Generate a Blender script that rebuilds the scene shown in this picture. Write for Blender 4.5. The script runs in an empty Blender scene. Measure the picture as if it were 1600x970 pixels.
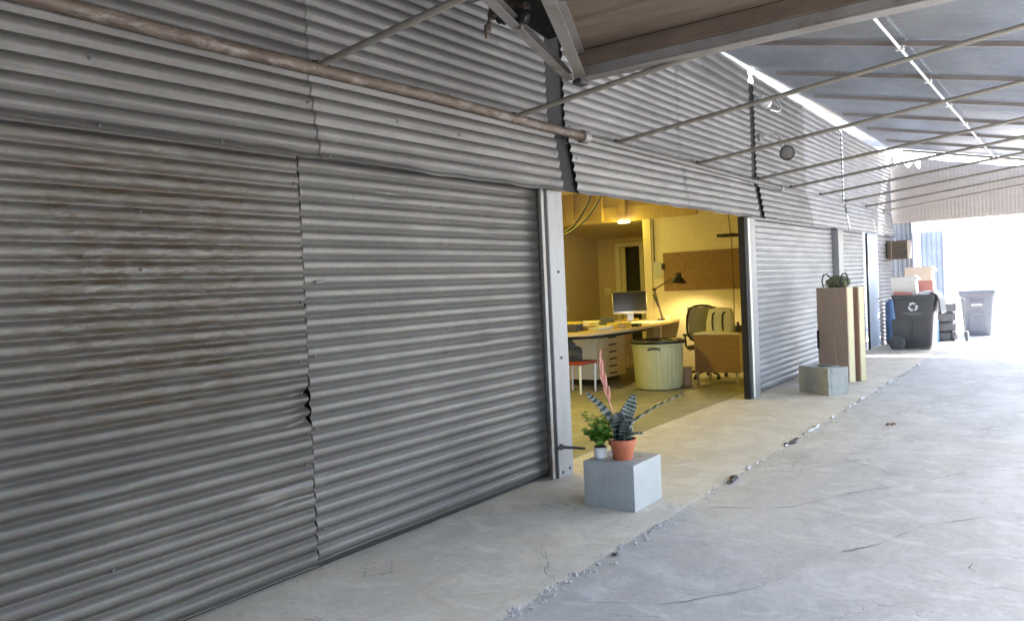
import bpy, bmesh, math, random
from mathutils import Vector, Matrix, noise as mnoise
random.seed(7)
scn = bpy.context.scene
col = scn.collection
R = math.radians

# ------------------------------------------------------------------ mesh builder
class MB:
    def __init__(s):
        s.bm = bmesh.new()
        s.uv = s.bm.loops.layers.uv.new('UVMap')
        s.mi = 0
    def _f(s, vs, uvs=None):
        try:
            f = s.bm.faces.new(vs)
        except ValueError:
            return None
        f.smooth = True
        f.material_index = s.mi
        if uvs:
            for l, u in zip(f.loops, uvs):
                l[s.uv].uv = u
        return f
    def box(s, lo, hi, bev=0.0, M=None, seg=1):
        c = [(a + b) / 2 for a, b in zip(lo, hi)]
        d = [abs(b - a) for a, b in zip(lo, hi)]
        m = Matrix.Translation(c) @ Matrix.Diagonal((d[0], d[1], d[2], 1))
        if M is not None:
            m = M @ m
        r = bmesh.ops.create_cube(s.bm, size=1, matrix=m)
        vs = r['verts']
        fs = set(f for v in vs for f in v.link_faces)
        for f in fs:
            f.material_index = s.mi
            f.smooth = True
        if bev > 0:
            es = list(set(e for v in vs for e in v.link_edges))
            rr = bmesh.ops.bevel(s.bm, geom=es, offset=min(bev, min(d) * .45), segments=seg, affect='EDGES', profile=.5)
            for f in rr['faces']:
                f.smooth = True
                f.material_index = s.mi
        return s
    def hexa(s, p):
        """8 points: bottom 4 ccw, top 4 ccw"""
        v = [s.bm.verts.new(q) for q in p]
        for f in ((0, 3, 2, 1), (4, 5, 6, 7), (0, 1, 5, 4), (1, 2, 6, 5), (2, 3, 7, 6), (3, 0, 4, 7)):
            s._f([v[i] for i in f])
        return s
    def tube(s, pts, r, n=10, cap=True, closed=False):
        pts = [Vector(p) for p in pts]
        rs = r if isinstance(r, (list, tuple)) else [r] * len(pts)
        rings = []
        up = None
        N = len(pts)
        for i, p in enumerate(pts):
            if closed:
                t = (pts[(i + 1) % N] - pts[i - 1]).normalized()
            else:
                t = (pts[min(i + 1, N - 1)] - pts[max(i - 1, 0)]).normalized()
            if up is None:
                a = Vector((0, 0, 1)) if abs(t.z) < .9 else Vector((1, 0, 0))
                up = (a - t * a.dot(t)).normalized()
            else:
                up = (up - t * up.dot(t)).normalized()
            b = t.cross(up)
            rings.append([s.bm.verts.new(p + (up * math.cos(k * 2 * math.pi / n) + b * math.sin(k * 2 * math.pi / n)) * rs[i]) for k in range(n)])
        M_ = N if closed else N - 1
        for i in range(M_):
            A, B = rings[i], rings[(i + 1) % N]
            for k in range(n):
                s._f([A[k], A[(k + 1) % n], B[(k + 1) % n], B[k]],
                     [(k / n, i), ((k + 1) / n, i), ((k + 1) / n, i + 1), (k / n, i + 1)])
        if cap and not closed:
            s._f(rings[0][::-1])
            s._f(rings[-1])
        return s
    def lathe(s, prof, n=32, M=None, rfun=None, cap=True):
        """prof list of (r,z)"""
        M = M or Matrix()
        rings = []
        for (r, z) in prof:
            ring = []
            for k in range(n):
                a = k * 2 * math.pi / n
                rr = rfun(r, z, a) if rfun else r
                ring.append(s.bm.verts.new(M @ Vector((rr * math.cos(a), rr * math.sin(a), z))))
            rings.append(ring)
        for i in range(len(rings) - 1):
            for k in range(n):
                s._f([rings[i][k], rings[i][(k + 1) % n], rings[i + 1][(k + 1) % n], rings[i + 1][k]])
        if cap:
            s._f(rings[0][::-1])
            s._f(rings[-1])
        return s
    def grid(s, fn, nu, nv):
        V = [[s.bm.verts.new(fn(i / nu, j / nv)) for j in range(nv + 1)] for i in range(nu + 1)]
        for i in range(nu):
            for j in range(nv):
                s._f([V[i][j], V[i + 1][j], V[i + 1][j + 1], V[i][j + 1]],
                     [(i / nu, j / nv), ((i + 1) / nu, j / nv), ((i + 1) / nu, (j + 1) / nv), (i / nu, (j + 1) / nv)])
        return s
    def poly(s, pts, thick=None, nrm=(0, 0, 1)):
        """flat polygon, extruded by thick along -nrm"""
        n = Vector(nrm)
        top = [s.bm.verts.new(p) for p in pts]
        s._f(top)
        if thick:
            bot = [s.bm.verts.new(Vector(p) - n * thick) for p in pts]
            s._f(bot[::-1])
            k = len(pts)
            for i in range(k):
                s._f([top[i], bot[i], bot[(i + 1) % k], top[(i + 1) % k]])
        return s
    def blob(s, c, rad, amp=.15, freq=2.0, seed=0, sub=3, M=None):
        r = bmesh.ops.create_icosphere(s.bm, subdivisions=sub, radius=1)
        for v in r['verts']:
            p = v.co.copy()
            k = 1 + amp * mnoise.noise(p * freq + Vector((seed, seed * 1.7, 0)))
            q = Vector((p.x * rad[0] * k, p.y * rad[1] * k, p.z * rad[2] * k))
            if M is not None:
                q = M @ q
            v.co = q + Vector(c)
        for f in set(f for v in r['verts'] for f in v.link_faces):
            f.smooth = True
            f.material_index = s.mi
        return s
    def build(s, name, mat, parent=None, sharp=35):
        bmesh.ops.recalc_face_normals(s.bm, faces=s.bm.faces[:]) if getattr(s, 'recalc', True) else None
        me = bpy.data.meshes.new(name)
        s.bm.to_mesh(me)
        s.bm.free()
        for m in (mat if isinstance(mat, (list, tuple)) else [mat]):
            me.materials.append(m)
        if sharp:
            me.set_sharp_from_angle(angle=R(sharp))
        o = bpy.data.objects.new(name, me)
        col.objects.link(o)
        if parent is not None:
            o.parent = parent
            o.matrix_parent_inverse = Matrix.Translation(-parent_loc(parent))
        return o

def parent_loc(p):
    v = Vector(p.location)
    while p.parent is not None:
        p = p.parent
        # parts are built in world coordinates with identity location under an Empty at the thing's base
    return v if p is not None else v

def empty(name, label, cat, loc=(0, 0, 0), group=None):
    o = bpy.data.objects.new(name, None)
    o.empty_display_size = .1
    o.location = loc
    col.objects.link(o)
    o['label'] = label
    o['category'] = cat
    if group:
        o['group'] = group
    return o
def tag(o, label, cat, group=None):
    o['label'] = label
    o['category'] = cat
    if group:
        o['group'] = group
    return o
def structure(o):
    o['kind'] = 'structure'
    return o

# ------------------------------------------------------------------ materials
def newmat(name):
    m = bpy.data.materials.new(name)
    m.use_nodes = True
    nt = m.node_tree
    for n in list(nt.nodes):
        nt.nodes.remove(n)
    out = nt.nodes.new('ShaderNodeOutputMaterial')
    b = nt.nodes.new('ShaderNodeBsdfPrincipled')
    nt.links.new(b.outputs[0], out.inputs[0])
    return m, nt, b
class NT:
    def __init__(s, nt):
        s.nt = nt
        s.L = nt.links.new
        s.tc = nt.nodes.new('ShaderNodeTexCoord')
    def map(s, scale=(1, 1, 1), loc=(0, 0, 0), rot=(0, 0, 0), src='Object'):
        m = s.nt.nodes.new('ShaderNodeMapping')
        m.inputs['Scale'].default_value = scale
        m.inputs['Location'].default_value = loc
        m.inputs['Rotation'].default_value = rot
        s.L(s.tc.outputs[src], m.inputs[0])
        return m.outputs[0]
    def noise(s, vec, scale=5, detail=6, rough=.6, dist=0):
        n = s.nt.nodes.new('ShaderNodeTexNoise')
        n.inputs['Scale'].default_value = scale
        n.inputs['Detail'].default_value = detail
        n.inputs['Roughness'].default_value = rough
        n.inputs['Distortion'].default_value = dist
        s.L(vec, n.inputs['Vector'])
        return n.outputs['Fac']
    def voro(s, vec, scale=20, feature='F1', out='Color'):
        n = s.nt.nodes.new('ShaderNodeTexVoronoi')
        n.feature = feature
        n.inputs['Scale'].default_value = scale
        s.L(vec, n.inputs['Vector'])
        return n.outputs[out]
    def ramp(s, fac, stops):
        r = s.nt.nodes.new('ShaderNodeValToRGB')
        el = r.color_ramp.elements
        while len(el) < len(stops):
            el.new(.5)
        for e, (p, c) in zip(el, stops):
            e.position = p
            e.color = (c, c, c, 1) if isinstance(c, (int, float)) else (*c, 1)
        s.L(fac, r.inputs[0])
        return r.outputs[0]
    def rng(s, v, a, b, c=0., d=1.):
        r = s.nt.nodes.new('ShaderNodeMapRange')
        for i, x in zip((1, 2, 3, 4), (a, b, c, d)):
            r.inputs[i].default_value = x
        s.L(v, r.inputs[0])
        return r.outputs[0]
    def mix(s, f, a, b, mode='MIX'):
        m = s.nt.nodes.new('ShaderNodeMix')
        m.data_type = 'RGBA'
        m.blend_type = mode
        for sock, v in ((0, f), (6, a), (7, b)):
            if isinstance(v, (int, float)):
                m.inputs[sock].default_value = v if sock == 0 else (v, v, v, 1)
            elif isinstance(v, (tuple, list)):
                m.inputs[sock].default_value = (*v, 1)
            else:
                s.L(v, m.inputs[sock])
        return m.outputs[2]
    def math(s, op, a, b=0.):
        m = s.nt.nodes.new('ShaderNodeMath')
        m.operation = op
        for i, v in enumerate((a, b)):
            if isinstance(v, (int, float)):
                m.inputs[i].default_value = v
            else:
                s.L(v, m.inputs[i])
        return m.outputs[0]
    def xyz(s, vec):
        n = s.nt.nodes.new('ShaderNodeSeparateXYZ')
        s.L(vec, n.inputs[0])
        return n.outputs
    def bump(s, h, bsdf, strength=.3, dist=.01):
        b = s.nt.nodes.new('ShaderNodeBump')
        b.inputs['Strength'].default_value = strength
        b.inputs['Distance'].default_value = dist
        s.L(h, b.inputs['Height'])
        s.L(b.outputs[0], bsdf.inputs['Normal'])

def grunge(name, c1, c2, scale=6, rough=.6, metal=0., bump=.2, bscale=60, stretch=(1, 1, 1), dirt=.0, dirtc=(.08, .06, .045), rvar=.2, spec=.5, contrast=(.3, .7)):
    m, nt, b = newmat(name)
    N = NT(nt)
    v = N.map(stretch)
    n1 = N.noise(v, scale, 7, .62)
    c = N.mix(N.rng(n1, contrast[0], contrast[1]), c1, c2)
    n2 = N.noise(v, scale * 5, 4, .6)
    c = N.mix(.35, c, N.mix(n2, tuple(x * .72 for x in c1), tuple(min(1, x * 1.25) for x in c2)), 'MIX')
    if dirt > 0:
        n3 = N.noise(N.map(stretch, (3, 7, 1)), scale * .7, 8, .7, .4)
        d = N.rng(n3, .62 - dirt * .2, .78 - dirt * .1)
        c = N.mix(N.math('MULTIPLY', d, min(1, .4 + dirt)), c, dirtc)
    nt.links.new(c, b.inputs['Base Color'])
    b.inputs['Metallic'].default_value = metal
    b.inputs['Specular IOR Level'].default_value = spec
    nt.links.new(N.rng(n2, .2, .8, max(.05, rough - rvar / 2), min(1, rough + rvar / 2)), b.inputs['Roughness'])
    if bump > 0:
        N.bump(N.noise(v, bscale, 5, .65), b, bump, .004)
    return m

def galvanised(name, base=(.185, .181, .175), dark=(.115, .112, .108), rough=.48, stretch=(.35, 2.2, 2.2), stains=False, rust=.12, metal=.35, tint=None):
    m, nt, b = newmat(name)
    N = NT(nt)
    v = N.map(stretch)
    big = N.noise(N.map((.5, 1, .9)), 1.7, 5, .6, .3)
    streak = N.noise(v, 5, 8, .68, .2)
    fine = N.noise(N.map((1.2, 9, 9)), 9, 5, .7)
    spang = N.voro(N.map((1, 1, 1)), 55)
    c = N.mix(N.rng(big, .3, .72), dark, base)
    c = N.mix(N.math('MULTIPLY', N.rng(streak, .45, .75), .32), c, tuple(x * .7 for x in dark))
    c = N.mix(.10, c, spang, 'OVERLAY')
    c = N.mix(N.math('MULTIPLY', N.rng(fine, .55, .8), .16), c, tuple(min(1, x * 1.25) for x in base))
    rfac = N.math('MULTIPLY', N.rng(N.noise(N.map((.8, 3, 3), (5, 2, 8)), 3.2, 9, .72, .3), .60, .76), rust * 4)
    rfac = N.math('MINIMUM', rfac, .85)
    c = N.mix(rfac, c, (.11, .07, .045))
    mt = N.rng(rfac, 0, 1, metal, .1)
    if stains:
        # rusty grimy streaks rubbed into the corrugations of this leaf
        p = N.xyz(N.map())
        gx = N.math('MULTIPLY', N.rng(p[0], 1.35, 1.8), N.rng(p[0], 2.95, 2.4))
        gz = N.math('MULTIPLY', N.rng(p[2], .75, 1.35), N.rng(p[2], 2.5, 2.15))
        g = N.math('MULTIPLY', gx, gz)
        s1 = N.noise(N.map((2.2, 1, 13)), 3.2, 9, .75, .5)
        s1 = N.rng(s1, .46, .56)
        f = N.math('MINIMUM', N.math('MULTIPLY', N.math('MULTIPLY', s1, g), 1.5), .95)
        sc = N.mix(N.noise(N.map((3, 3, 14), (4, 4, 4)), 4, 5, .6), (.008, .0055, .0035), (.065, .042, .019))
        c = N.mix(f, c, sc)
        mt = N.math('MULTIPLY', mt, N.rng(f, 0, .8, 1, .1))
        fl = N.rng(N.noise(N.map((5, 1, 22), (9, 1, 3)), 4, 6, .7), .72, .76)
        c = N.mix(N.math('MULTIPLY', N.math('MULTIPLY', fl, g), .8), c, (.45, .40, .30))
    if tint:
        c = N.mix(1., c, tint, 'MULTIPLY')
    nt.links.new(c, b.inputs['Base Color'])
    nt.links.new(mt, b.inputs['Metallic'])
    nt.links.new(N.rng(streak, .25, .75, rough - .06, rough + .14), b.inputs['Roughness'])
    N.bump(N.math('ADD', N.noise(N.map((1, 3, 3)), 9, 5, .6), N.math('MULTIPLY', fine, .25)), b, .15, .005)
    return m

def concrete(name, c1, c2, warm=(.42, .36, .27), patch=None, rough=.62, spec=.5):
    m, nt, b = newmat(name)
    N = NT(nt)
    v = N.map()
    big = N.noise(v, .55, 6, .6, .6)
    mid = N.noise(N.map((.7, 1.3, 1)), 2.3, 9, .68, .5)
    fine = N.noise(v, 22, 8, .75)
    c = N.mix(N.rng(big, .32, .68), c1, c2)
    c = N.mix(N.math('MULTIPLY', N.rng(mid, .45, .7), .65), c, tuple(x * .66 for x in c1))
    c = N.mix(N.math('MULTIPLY', N.rng(N.noise(N.map((1, 1, 1), (7, 3, 0)), 1.3, 7, .65, .8), .5, .66), .6), c, warm)
    c = N.mix(N.math('MULTIPLY', N.rng(N.noise(N.map((1.2, .8, 1), (2, 9, 0)), 3.1, 9, .7, 1.), .5, .64), .6), c, tuple(min(1, x * 1.32) for x in c2))
    # oily blots and swept scuffs
    blot = N.rng(N.noise(N.map((1, 1, 1), (13, 4, 0)), 2.0, 6, .6, 1.2), .64, .74)
    c = N.mix(N.math('MULTIPLY', blot, .55), c, tuple(x * .5 for x in c1))
    scuff = N.rng(N.noise(N.map((.6, 3.2, 1), (0, 0, 0), (0, 0, .5)), 4, 8, .75, .6), .58, .72)
    c = N.mix(N.math('MULTIPLY', scuff, .4), c, tuple(min(1, x * 1.3) for x in c2))
    spk = N.rng(N.voro(v, 38, 'F1', 'Distance'), .05, .13, 1, 0)
    c = N.mix(N.math('MULTIPLY', spk, .2), c, tuple(x * .55 for x in c1))
    c = N.mix(.4, c, N.mix(fine, tuple(x * .6 for x in c1), tuple(min(1, x * 1.4) for x in c2)))
    # hairline cracking
    cn = N.noise(N.map((1, 1, 1), (3, 1, 0)), .9, 5, .55, .9)
    hair = N.rng(N.math('ABSOLUTE', N.math('SUBTRACT', cn, .5)), .0, .004, 1, 0)
    hair = N.math('MULTIPLY', hair, N.rng(N.noise(N.map((1, 1, 1), (21, 5, 0)), .8, 3), .48, .6))
    c = N.mix(N.math('MULTIPLY', hair, .6), c, tuple(x * .4 for x in c1))
    nt.links.new(c, b.inputs['Base Color'])
    b.inputs['Specular IOR Level'].default_value = spec
    nt.links.new(N.rng(mid, .3, .7, rough - .14, rough + .14), b.inputs['Roughness'])
    h = N.math('ADD', N.math('ADD', N.math('MULTIPLY', mid, .9), N.math('MULTIPLY', fine, .5)), N.math('MULTIPLY', hair, -.8))
    N.bump(h, b, .45, .012)
    return m

def plain(name, c, rough=.5, metal=0., bump=.05, var=.12, scale=8, spec=.5):
    return grunge(name, tuple(x * (1 - var) for x in c), tuple(min(1, x * (1 + var)) for x in c), scale, rough, metal, bump, 80, spec=spec)

def emit(name, c, s):
    m, nt, b = newmat(name)
    b.inputs['Base Color'].default_value = (*c, 1)
    b.inputs['Emission Color'].default_value = (*c, 1)
    b.inputs['Emission Strength'].default_value = s
    return m

def wood(name, c1, c2, stretch=(1, 12, 12), scale=3, rough=.5, bump=.12):
    m, nt, b = newmat(name)
    N = NT(nt)
    v = N.map(stretch)
    g = N.noise(v, scale, 8, .65, .6)
    c = N.mix(N.rng(g, .3, .7), c1, c2)
    g2 = N.noise(N.map(tuple(x * 3 for x in stretch)), scale, 5, .7)
    c = N.mix(N.math('MULTIPLY', N.rng(g2, .5, .8), .4), c, tuple(x * .6 for x in c1))
    bl = N.noise(N.map((1, 1, 1)), 2.5, 5)
    c = N.mix(N.math('MULTIPLY', N.rng(bl, .5, .75), .3), c, tuple(x * .65 for x in c1))
    nt.links.new(c, b.inputs['Base Color'])
    nt.links.new(N.rng(g, .3, .7, rough - .1, rough + .1), b.inputs['Roughness'])
    N.bump(g2, b, bump, .003)
    return m

M = {}
M['galv_old'] = galvanised('galvanised_old_stained', base=(.108, .100, .090), dark=(.066, .062, .056), stains=True, rust=.13)  # stained sheet, base also darkened to hold the near-end shade
M['galv_old_plain'] = galvanised('galvanised_old', base=(.13, .124, .115), dark=(.084, .080, .075), rust=.12)  # old sheet with near-end shade put into its colour
M['galv_dull'] = galvanised('galvanised_dull', base=(.098, .093, .087), dark=(.062, .059, .056), rust=.12)  # darker copy of the plain sheet, near-end shade in its colour
M['galv_mid'] = galvanised('galvanised_mid', base=(.125, .121, .116), dark=(.08, .077, .074), rust=.08)  # step between the shaded copy and the plain sheet, partly darkened for shade
M['galv'] = galvanised('galvanised_sheet', rust=.10)
M['galv_clean'] = galvanised('galvanised_bright', base=(.29, .29, .30), dark=(.20, .20, .207), rust=.04, rough=.48)
M['galv_roof'] = galvanised('galvanised_roof', base=(.50, .53, .60), dark=(.38, .405, .46), rust=.02, rough=.30, stretch=(2.2, .35, 2.2), metal=.8)
M['galv_grey'] = galvanised('grey_sheet', base=(.30, .33, .38), dark=(.2, .23, .27), rust=.03, metal=.2, rough=.5, stretch=(2, 2, .3))
M['black_board'] = plain('black_painted_board', (.009, .009, .010), .75, var=.3)  # also serves boards that stand in for shade
M['post_paint'] = grunge('grey_painted_timber', (.19, .19, .192), (.265, .264, .266), 3, .5, 0, .2, 40, (3, 3, .5), .35, (.16, .14, .12))
M['steel_dark'] = grunge('dark_steel', (.05, .05, .05), (.09, .085, .08), 10, .5, .6, .2)
M['steel_grey'] = grunge('grey_primer_steel', (.16, .156, .15), (.25, .242, .235), 4, .5, .35, .25, 50, dirt=.55, dirtc=(.13, .085, .055))
M['rust_pipe'] = grunge('rusty_pipe', (.045, .029, .02), (.115, .088, .067), 7, .6, .25, .35, 60, (1.2, 3, 3), .6, (.22, .20, .18), contrast=(.35, .65))
M['pipe_grey'] = grunge('dull_grey_pipe', (.085, .083, .078), (.135, .132, .124), 5, .55, .2, .15, 60, (1, 3, 3), .25, (.2, .14, .09))
M['tie'] = grunge('dull_tie_tube', (.17, .155, .13), (.26, .245, .205), 4, .5, .3, .15, 60, (3, .6, 3), .35, (.17, .12, .08))
M['rafter'] = grunge('brown_grey_rafter', (.17, .15, .14), (.27, .245, .23), 4, .55, .25, .2, 50, (3, .6, 3), .4, (.12, .08, .06))
M['conduit'] = plain('bright_conduit', (.72, .72, .72), .35, .7)
M['yard'] = concrete('yard_concrete', (.385, .372, .352), (.56, .54, .515), warm=(.45, .40, .33))
M['apron'] = concrete('apron_concrete', (.42, .375, .31), (.56, .51, .43), warm=(.46, .37, .25))
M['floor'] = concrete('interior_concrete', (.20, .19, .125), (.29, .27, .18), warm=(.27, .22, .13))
M['seam'] = grunge('broken_mortar', (.36, .355, .35), (.66, .655, .65), 9, .85, 0, .9, 35, contrast=(.4, .6))
M['crack'] = plain('crack_grit', (.20, .193, .185), .95, var=.4, scale=20)
M['rubble'] = plain('dark_rubble', (.09, .08, .075), .9, var=.4, scale=20)
M['gable'] = grunge('beige_painted_sheet', (.33, .30, .275), (.42, .385, .36), 2.5, .55, 0, .1, 40, (1, .4, 3), .12, (.28, .22, .18))
M['block_paint'] = grunge('grey_painted_block', (.325, .335, .33), (.385, .395, .385), 5, .7, 0, .5, 140, (1, 1, 1), .15, (.2, .2, .2))
M['block_raw'] = grunge('raw_concrete_block', (.27, .27, .25), (.40, .40, .37), 5, .85, 0, .7, 110, (1, 1, 1), .3, (.16, .15, .13))
M['terracotta'] = grunge('terracotta_plastic', (.42, .115, .05), (.52, .16, .08), 6, .45, 0, .05)
M['white_pot'] = plain('white_pot', (.78, .78, .78), .4, var=.04)
M['soil'] = plain('potting_soil', (.035, .025, .02), .95, bump=.8, var=.5, scale=40)
M['herb'] = None
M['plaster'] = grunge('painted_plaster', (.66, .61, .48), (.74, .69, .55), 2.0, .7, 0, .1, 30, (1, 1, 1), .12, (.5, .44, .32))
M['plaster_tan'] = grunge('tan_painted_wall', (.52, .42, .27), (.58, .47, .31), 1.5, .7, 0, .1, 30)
M['trim'] = plain('cream_trim', (.72, .68, .55), .5, var=.05)
M['stud'] = wood('bare_stud_timber', (.46, .34, .18), (.60, .47, .27), (8, 8, .7))
M['black'] = plain('matt_black', (.012, .012, .013), .55, var=.2)
M['black_plastic'] = plain('black_plastic', (.02, .02, .022), .4, var=.2)
M['cork'] = None
M['paper'] = plain('white_paper', (.78, .76, .70), .7, var=.06)
M['paper_blue'] = plain('pale_blue_paper', (.50, .56, .56), .7, var=.1)
M['desk_top'] = wood('plywood_desk_top', (.50, .36, .18), (.62, .47, .27), (1.2, 10, 10))
M['drawer'] = wood('birch_drawer_front', (.58, .47, .30), (.68, .57, .39), (1.2, 10, 8))
M['white_lam'] = plain('white_laminate', (.72, .70, .62), .4, var=.05)
M['cab_wood'] = wood('walnut_cabinet', (.25, .145, .07), (.36, .22, .11), (1, 1, 14), 3)
M['cream_can'] = grunge('cream_plastic_bin', (.44, .45, .26), (.52, .53, .33), 3, .4, 0, .08, 50, (1, 1, .5), .2, (.42, .38, .28))
M['liner'] = plain('black_bin_liner', (.012, .012, .012), .3, bump=.5, var=.2)
M['red'] = plain('red_vinyl', (.28, .04, .03), .5)
M['cloth_grey'] = plain('charcoal_cloth', (.07, .068, .06), .9, bump=.5, var=.3, scale=30)
M['bag_pale'] = plain('pale_canvas', (.62, .60, .50), .8, bump=.3, var=.1)
M['mesh_grey'] = plain('grey_chair_mesh', (.30, .28, .22), .6, bump=.5, var=.15)
M['screen'] = plain('dark_screen', (.03, .03, .035), .12, bump=0, var=.1, spec=.8)
M['alu'] = plain('brushed_aluminium', (.62, .61, .6), .32, .9, var=.05)
M['yellow'] = plain('yellow_card', (.72, .55, .08), .6)
M['brown_box'] = grunge('brown_card', (.36, .25, .15), (.44, .31, .20), 4, .75, 0, .1)
M['door_brown'] = wood('brown_hardboard', (.47, .335, .24), (.57, .42, .315), (3, 3, .5), 2.5, .5)
M['door_edge'] = wood('pale_raw_edge', (.62, .53, .30), (.74, .66, .42), (8, 8, .7))
M['olive'] = plain('olive_canvas', (.16, .17, .10), .85, bump=.6, var=.35, scale=14)
M['twine'] = plain('pale_twine', (.6, .42, .30), .8)
M['bin_dark'] = grunge('charcoal_plastic', (.06, .06, .066), (.085, .085, .09), 4, .42, 0, .15, 60, (1, 1, .5), .25, (.12, .115, .11))
M['bin_grey'] = grunge('grey_plastic', (.14, .15, .18), (.19, .20, .23), 4, .45, 0, .15, 60, (1, 1, .5), .2, (.25, .25, .25))
M['print'] = plain('white_print', (.70, .70, .72), .5, var=.1)
M['print_faint'] = plain('faded_print', (.26, .26, .28), .6, var=.3)
M['rubber'] = plain('tyre_rubber', (.085, .085, .09), .75, bump=.3, var=.3)
M['blue'] = grunge('blue_plastic', (.12, .22, .42), (.17, .29, .52), 4, .4)
M['blue_dark'] = grunge('blue_grey_door', (.40, .47, .58), (.47, .54, .65), 2, .5, .1, .1)  # blue tint puts bluish shade into the door colour
M['peach'] = grunge('peach_card', (.70, .53, .41), (.78, .61, .48), 4, .7)
M['red_box'] = grunge('red_card', (.52, .20, .17), (.60, .27, .23), 4, .6)
M['white_box'] = grunge('white_card', (.66, .63, .58), (.76, .73, .68), 4, .7)
M['white_plastic'] = plain('white_plastic', (.78, .78, .78), .4, var=.05)
M['ply_deck'] = wood('weathered_plywood', (.07, .05, .036), (.14, .103, .075), (5, .7, 5), 2.2, .7, .3)
M['fence_white'] = grunge('white_painted_sheet', (.72, .71, .69), (.80, .79, .77), 3, .6, 0, .1, 40, (3, 3, .4), .2, (.5, .48, .45))
M['leaf_dry'] = plain('dead_leaf', (.30, .21, .16), .8, var=.3, scale=30)
M['nail'] = plain('nail_head', (.75, .75, .75), .3, .9, var=.1)

# cork: speckled
m, nt, b = newmat('cork_board')
N = NT(nt)
c = N.mix(N.rng(N.noise(N.map(), 34, 4, .7), .35, .65), (.15, .085, .045), (.36, .235, .135))
c = N.mix(.5, c, N.mix(N.rng(N.noise(N.map(), 120, 3, .7), .35, .65), (.11, .065, .03), (.38, .26, .15)))
nt.links.new(c, b.inputs['Base Color'])
b.inputs['Roughness'].default_value = .9
M['cork'] = m
# herb leaves
m, nt, b = newmat('herb_leaf')
N = NT(nt)
c = N.mix(N.rng(N.noise(N.map(), 40, 3), .3, .7), (.08, .23, .03), (.21, .44, .07))
nt.links.new(c, b.inputs['Base Color'])
b.inputs['Roughness'].default_value = .45
b.inputs['Subsurface Weight'].default_value = .0
M['herb'] = m
# banded leaf: silver cross bands on dark green
m, nt, b = newmat('banded_leaf')
N = NT(nt)
uv = N.map(src='UV')
p = N.xyz(uv)
wob = N.math('MULTIPLY', N.noise(N.map((4, 9, 1), src='UV'), 3, 4), .22)
sn = N.math('SINE', N.math('MULTIPLY', N.math('ADD', p[0], wob), 62.))
fac = N.rng(sn, .15, .75)
c = N.mix(fac, (.018, .04, .028), (.50, .53, .45))
nt.links.new(c, b.inputs['Base Color'])
b.inputs['Roughness'].default_value = .38
M['banded'] = m
m, nt, b = newmat('banded_leaf_dark')
N = NT(nt)
p = N.xyz(N.map(src='UV'))
sn = N.math('SINE', N.math('MULTIPLY', p[0], 60.))
c = N.mix(N.rng(sn, .82, 1.), (.012, .022, .016), (.30, .33, .29))
nt.links.new(c, b.inputs['Base Color'])
b.inputs['Roughness'].default_value = .35
M['banded_dark'] = m
m, nt, b = newmat('pink_bract')
N = NT(nt)
c = N.mix(N.noise(N.map(), 26, 4), (.72, .20, .15), (.86, .50, .40))
nt.links.new(c, b.inputs['Base Color'])
b.inputs['Roughness'].default_value = .5
M['bract'] = m

# ------------------------------------------------------------------ corrugated sheet
def corr(mb, O, U, V, Nn, lu, lv, amp=.0092, pitch=.085, phase=0., nu=10, seg=8, wob=.004, seed=0., fn=None):
    """ridges run along U; waves across V; Nn = normal"""
    O, U, V, Nn = Vector(O), Vector(U).normalized(), Vector(V).normalized(), Vector(Nn).normalized()
    nv = max(2, int(lv / pitch * seg))
    def f(a, b):
        L = lv
        p = O + U * (a * lu) + V * (b * L)
        s_ = phase + b * L
        h = amp * (1 - 2 * (.5 - .5 * math.sin(2 * math.pi * s_ / pitch)) ** 2.2)
        q = p * .8 + Vector((seed, seed * .7, 0))
        h += wob * mnoise.noise(q) + wob * .5 * mnoise.noise(q * 2.7)
        d = Vector((0, 0, 0))
        if fn:
            dd = fn(a * lu, b * L)
            d = U * dd[0] + V * dd[1]
            h += dd[2]
        return p + d + Nn * h
    mb.grid(f, nu, nv)
    mb.recalc = False
    return mb
def nails(mb, pts, n, r=.009):
    n = Vector(n).normalized()
    q = n.to_track_quat('Z', 'Y').to_matrix().to_4x4()
    for p in pts:
        mb.lathe([(r, 0), (r * .9, .004), (r * .3, .007)], 8, Matrix.Translation(Vector(p)) @ q)
PX = (1, 0, 0)

# ================================================================== SETTING
g = MB()
def yardf(a, b):
    # finer cells near the camera, sheet reaches the horizon
    def warp(t): 
        s = t * 2 - 1
        return math.copysign(abs(s) ** 4, s) * 400
    return Vector((warp(a) + 8, warp(b) - 3, -.012))
g.grid(yardf, 24, 24)
structure(g.build('ground', M['yard']))

def edge_noise(x, k=1.):
    return .022 * mnoise.noise(Vector((x * 2.1 * k, 3, 0))) + .012 * mnoise.noise(Vector((x * 7 * k, 9, 0)))
g = MB()
xs = [-5 + i * .06 for i in range(int(26.5 / .06))]
va = [g.bm.verts.new((x, -1.235 + .8 * edge_noise(x) + .012 * mnoise.noise(Vector((x * 17, 1, 1))), 0.0)) for x in xs]
vb = [g.bm.verts.new((x, .25, 0.0)) for x in xs]
vc = [g.bm.verts.new((x, -1.285 + edge_noise(x) + .010 * mnoise.noise(Vector((x * 23, 5, 1))), -.0135)) for x in xs]
for i in range(len(xs) - 1):
    g._f([va[i], va[i + 1], vb[i + 1], vb[i]])
    g._f([vc[i], vc[i + 1], va[i + 1], va[i]])
structure(g.build('pavement', M['apron']))

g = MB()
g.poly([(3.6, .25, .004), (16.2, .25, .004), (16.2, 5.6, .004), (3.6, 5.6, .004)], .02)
structure(g.build('floor', M['floor']))

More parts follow.
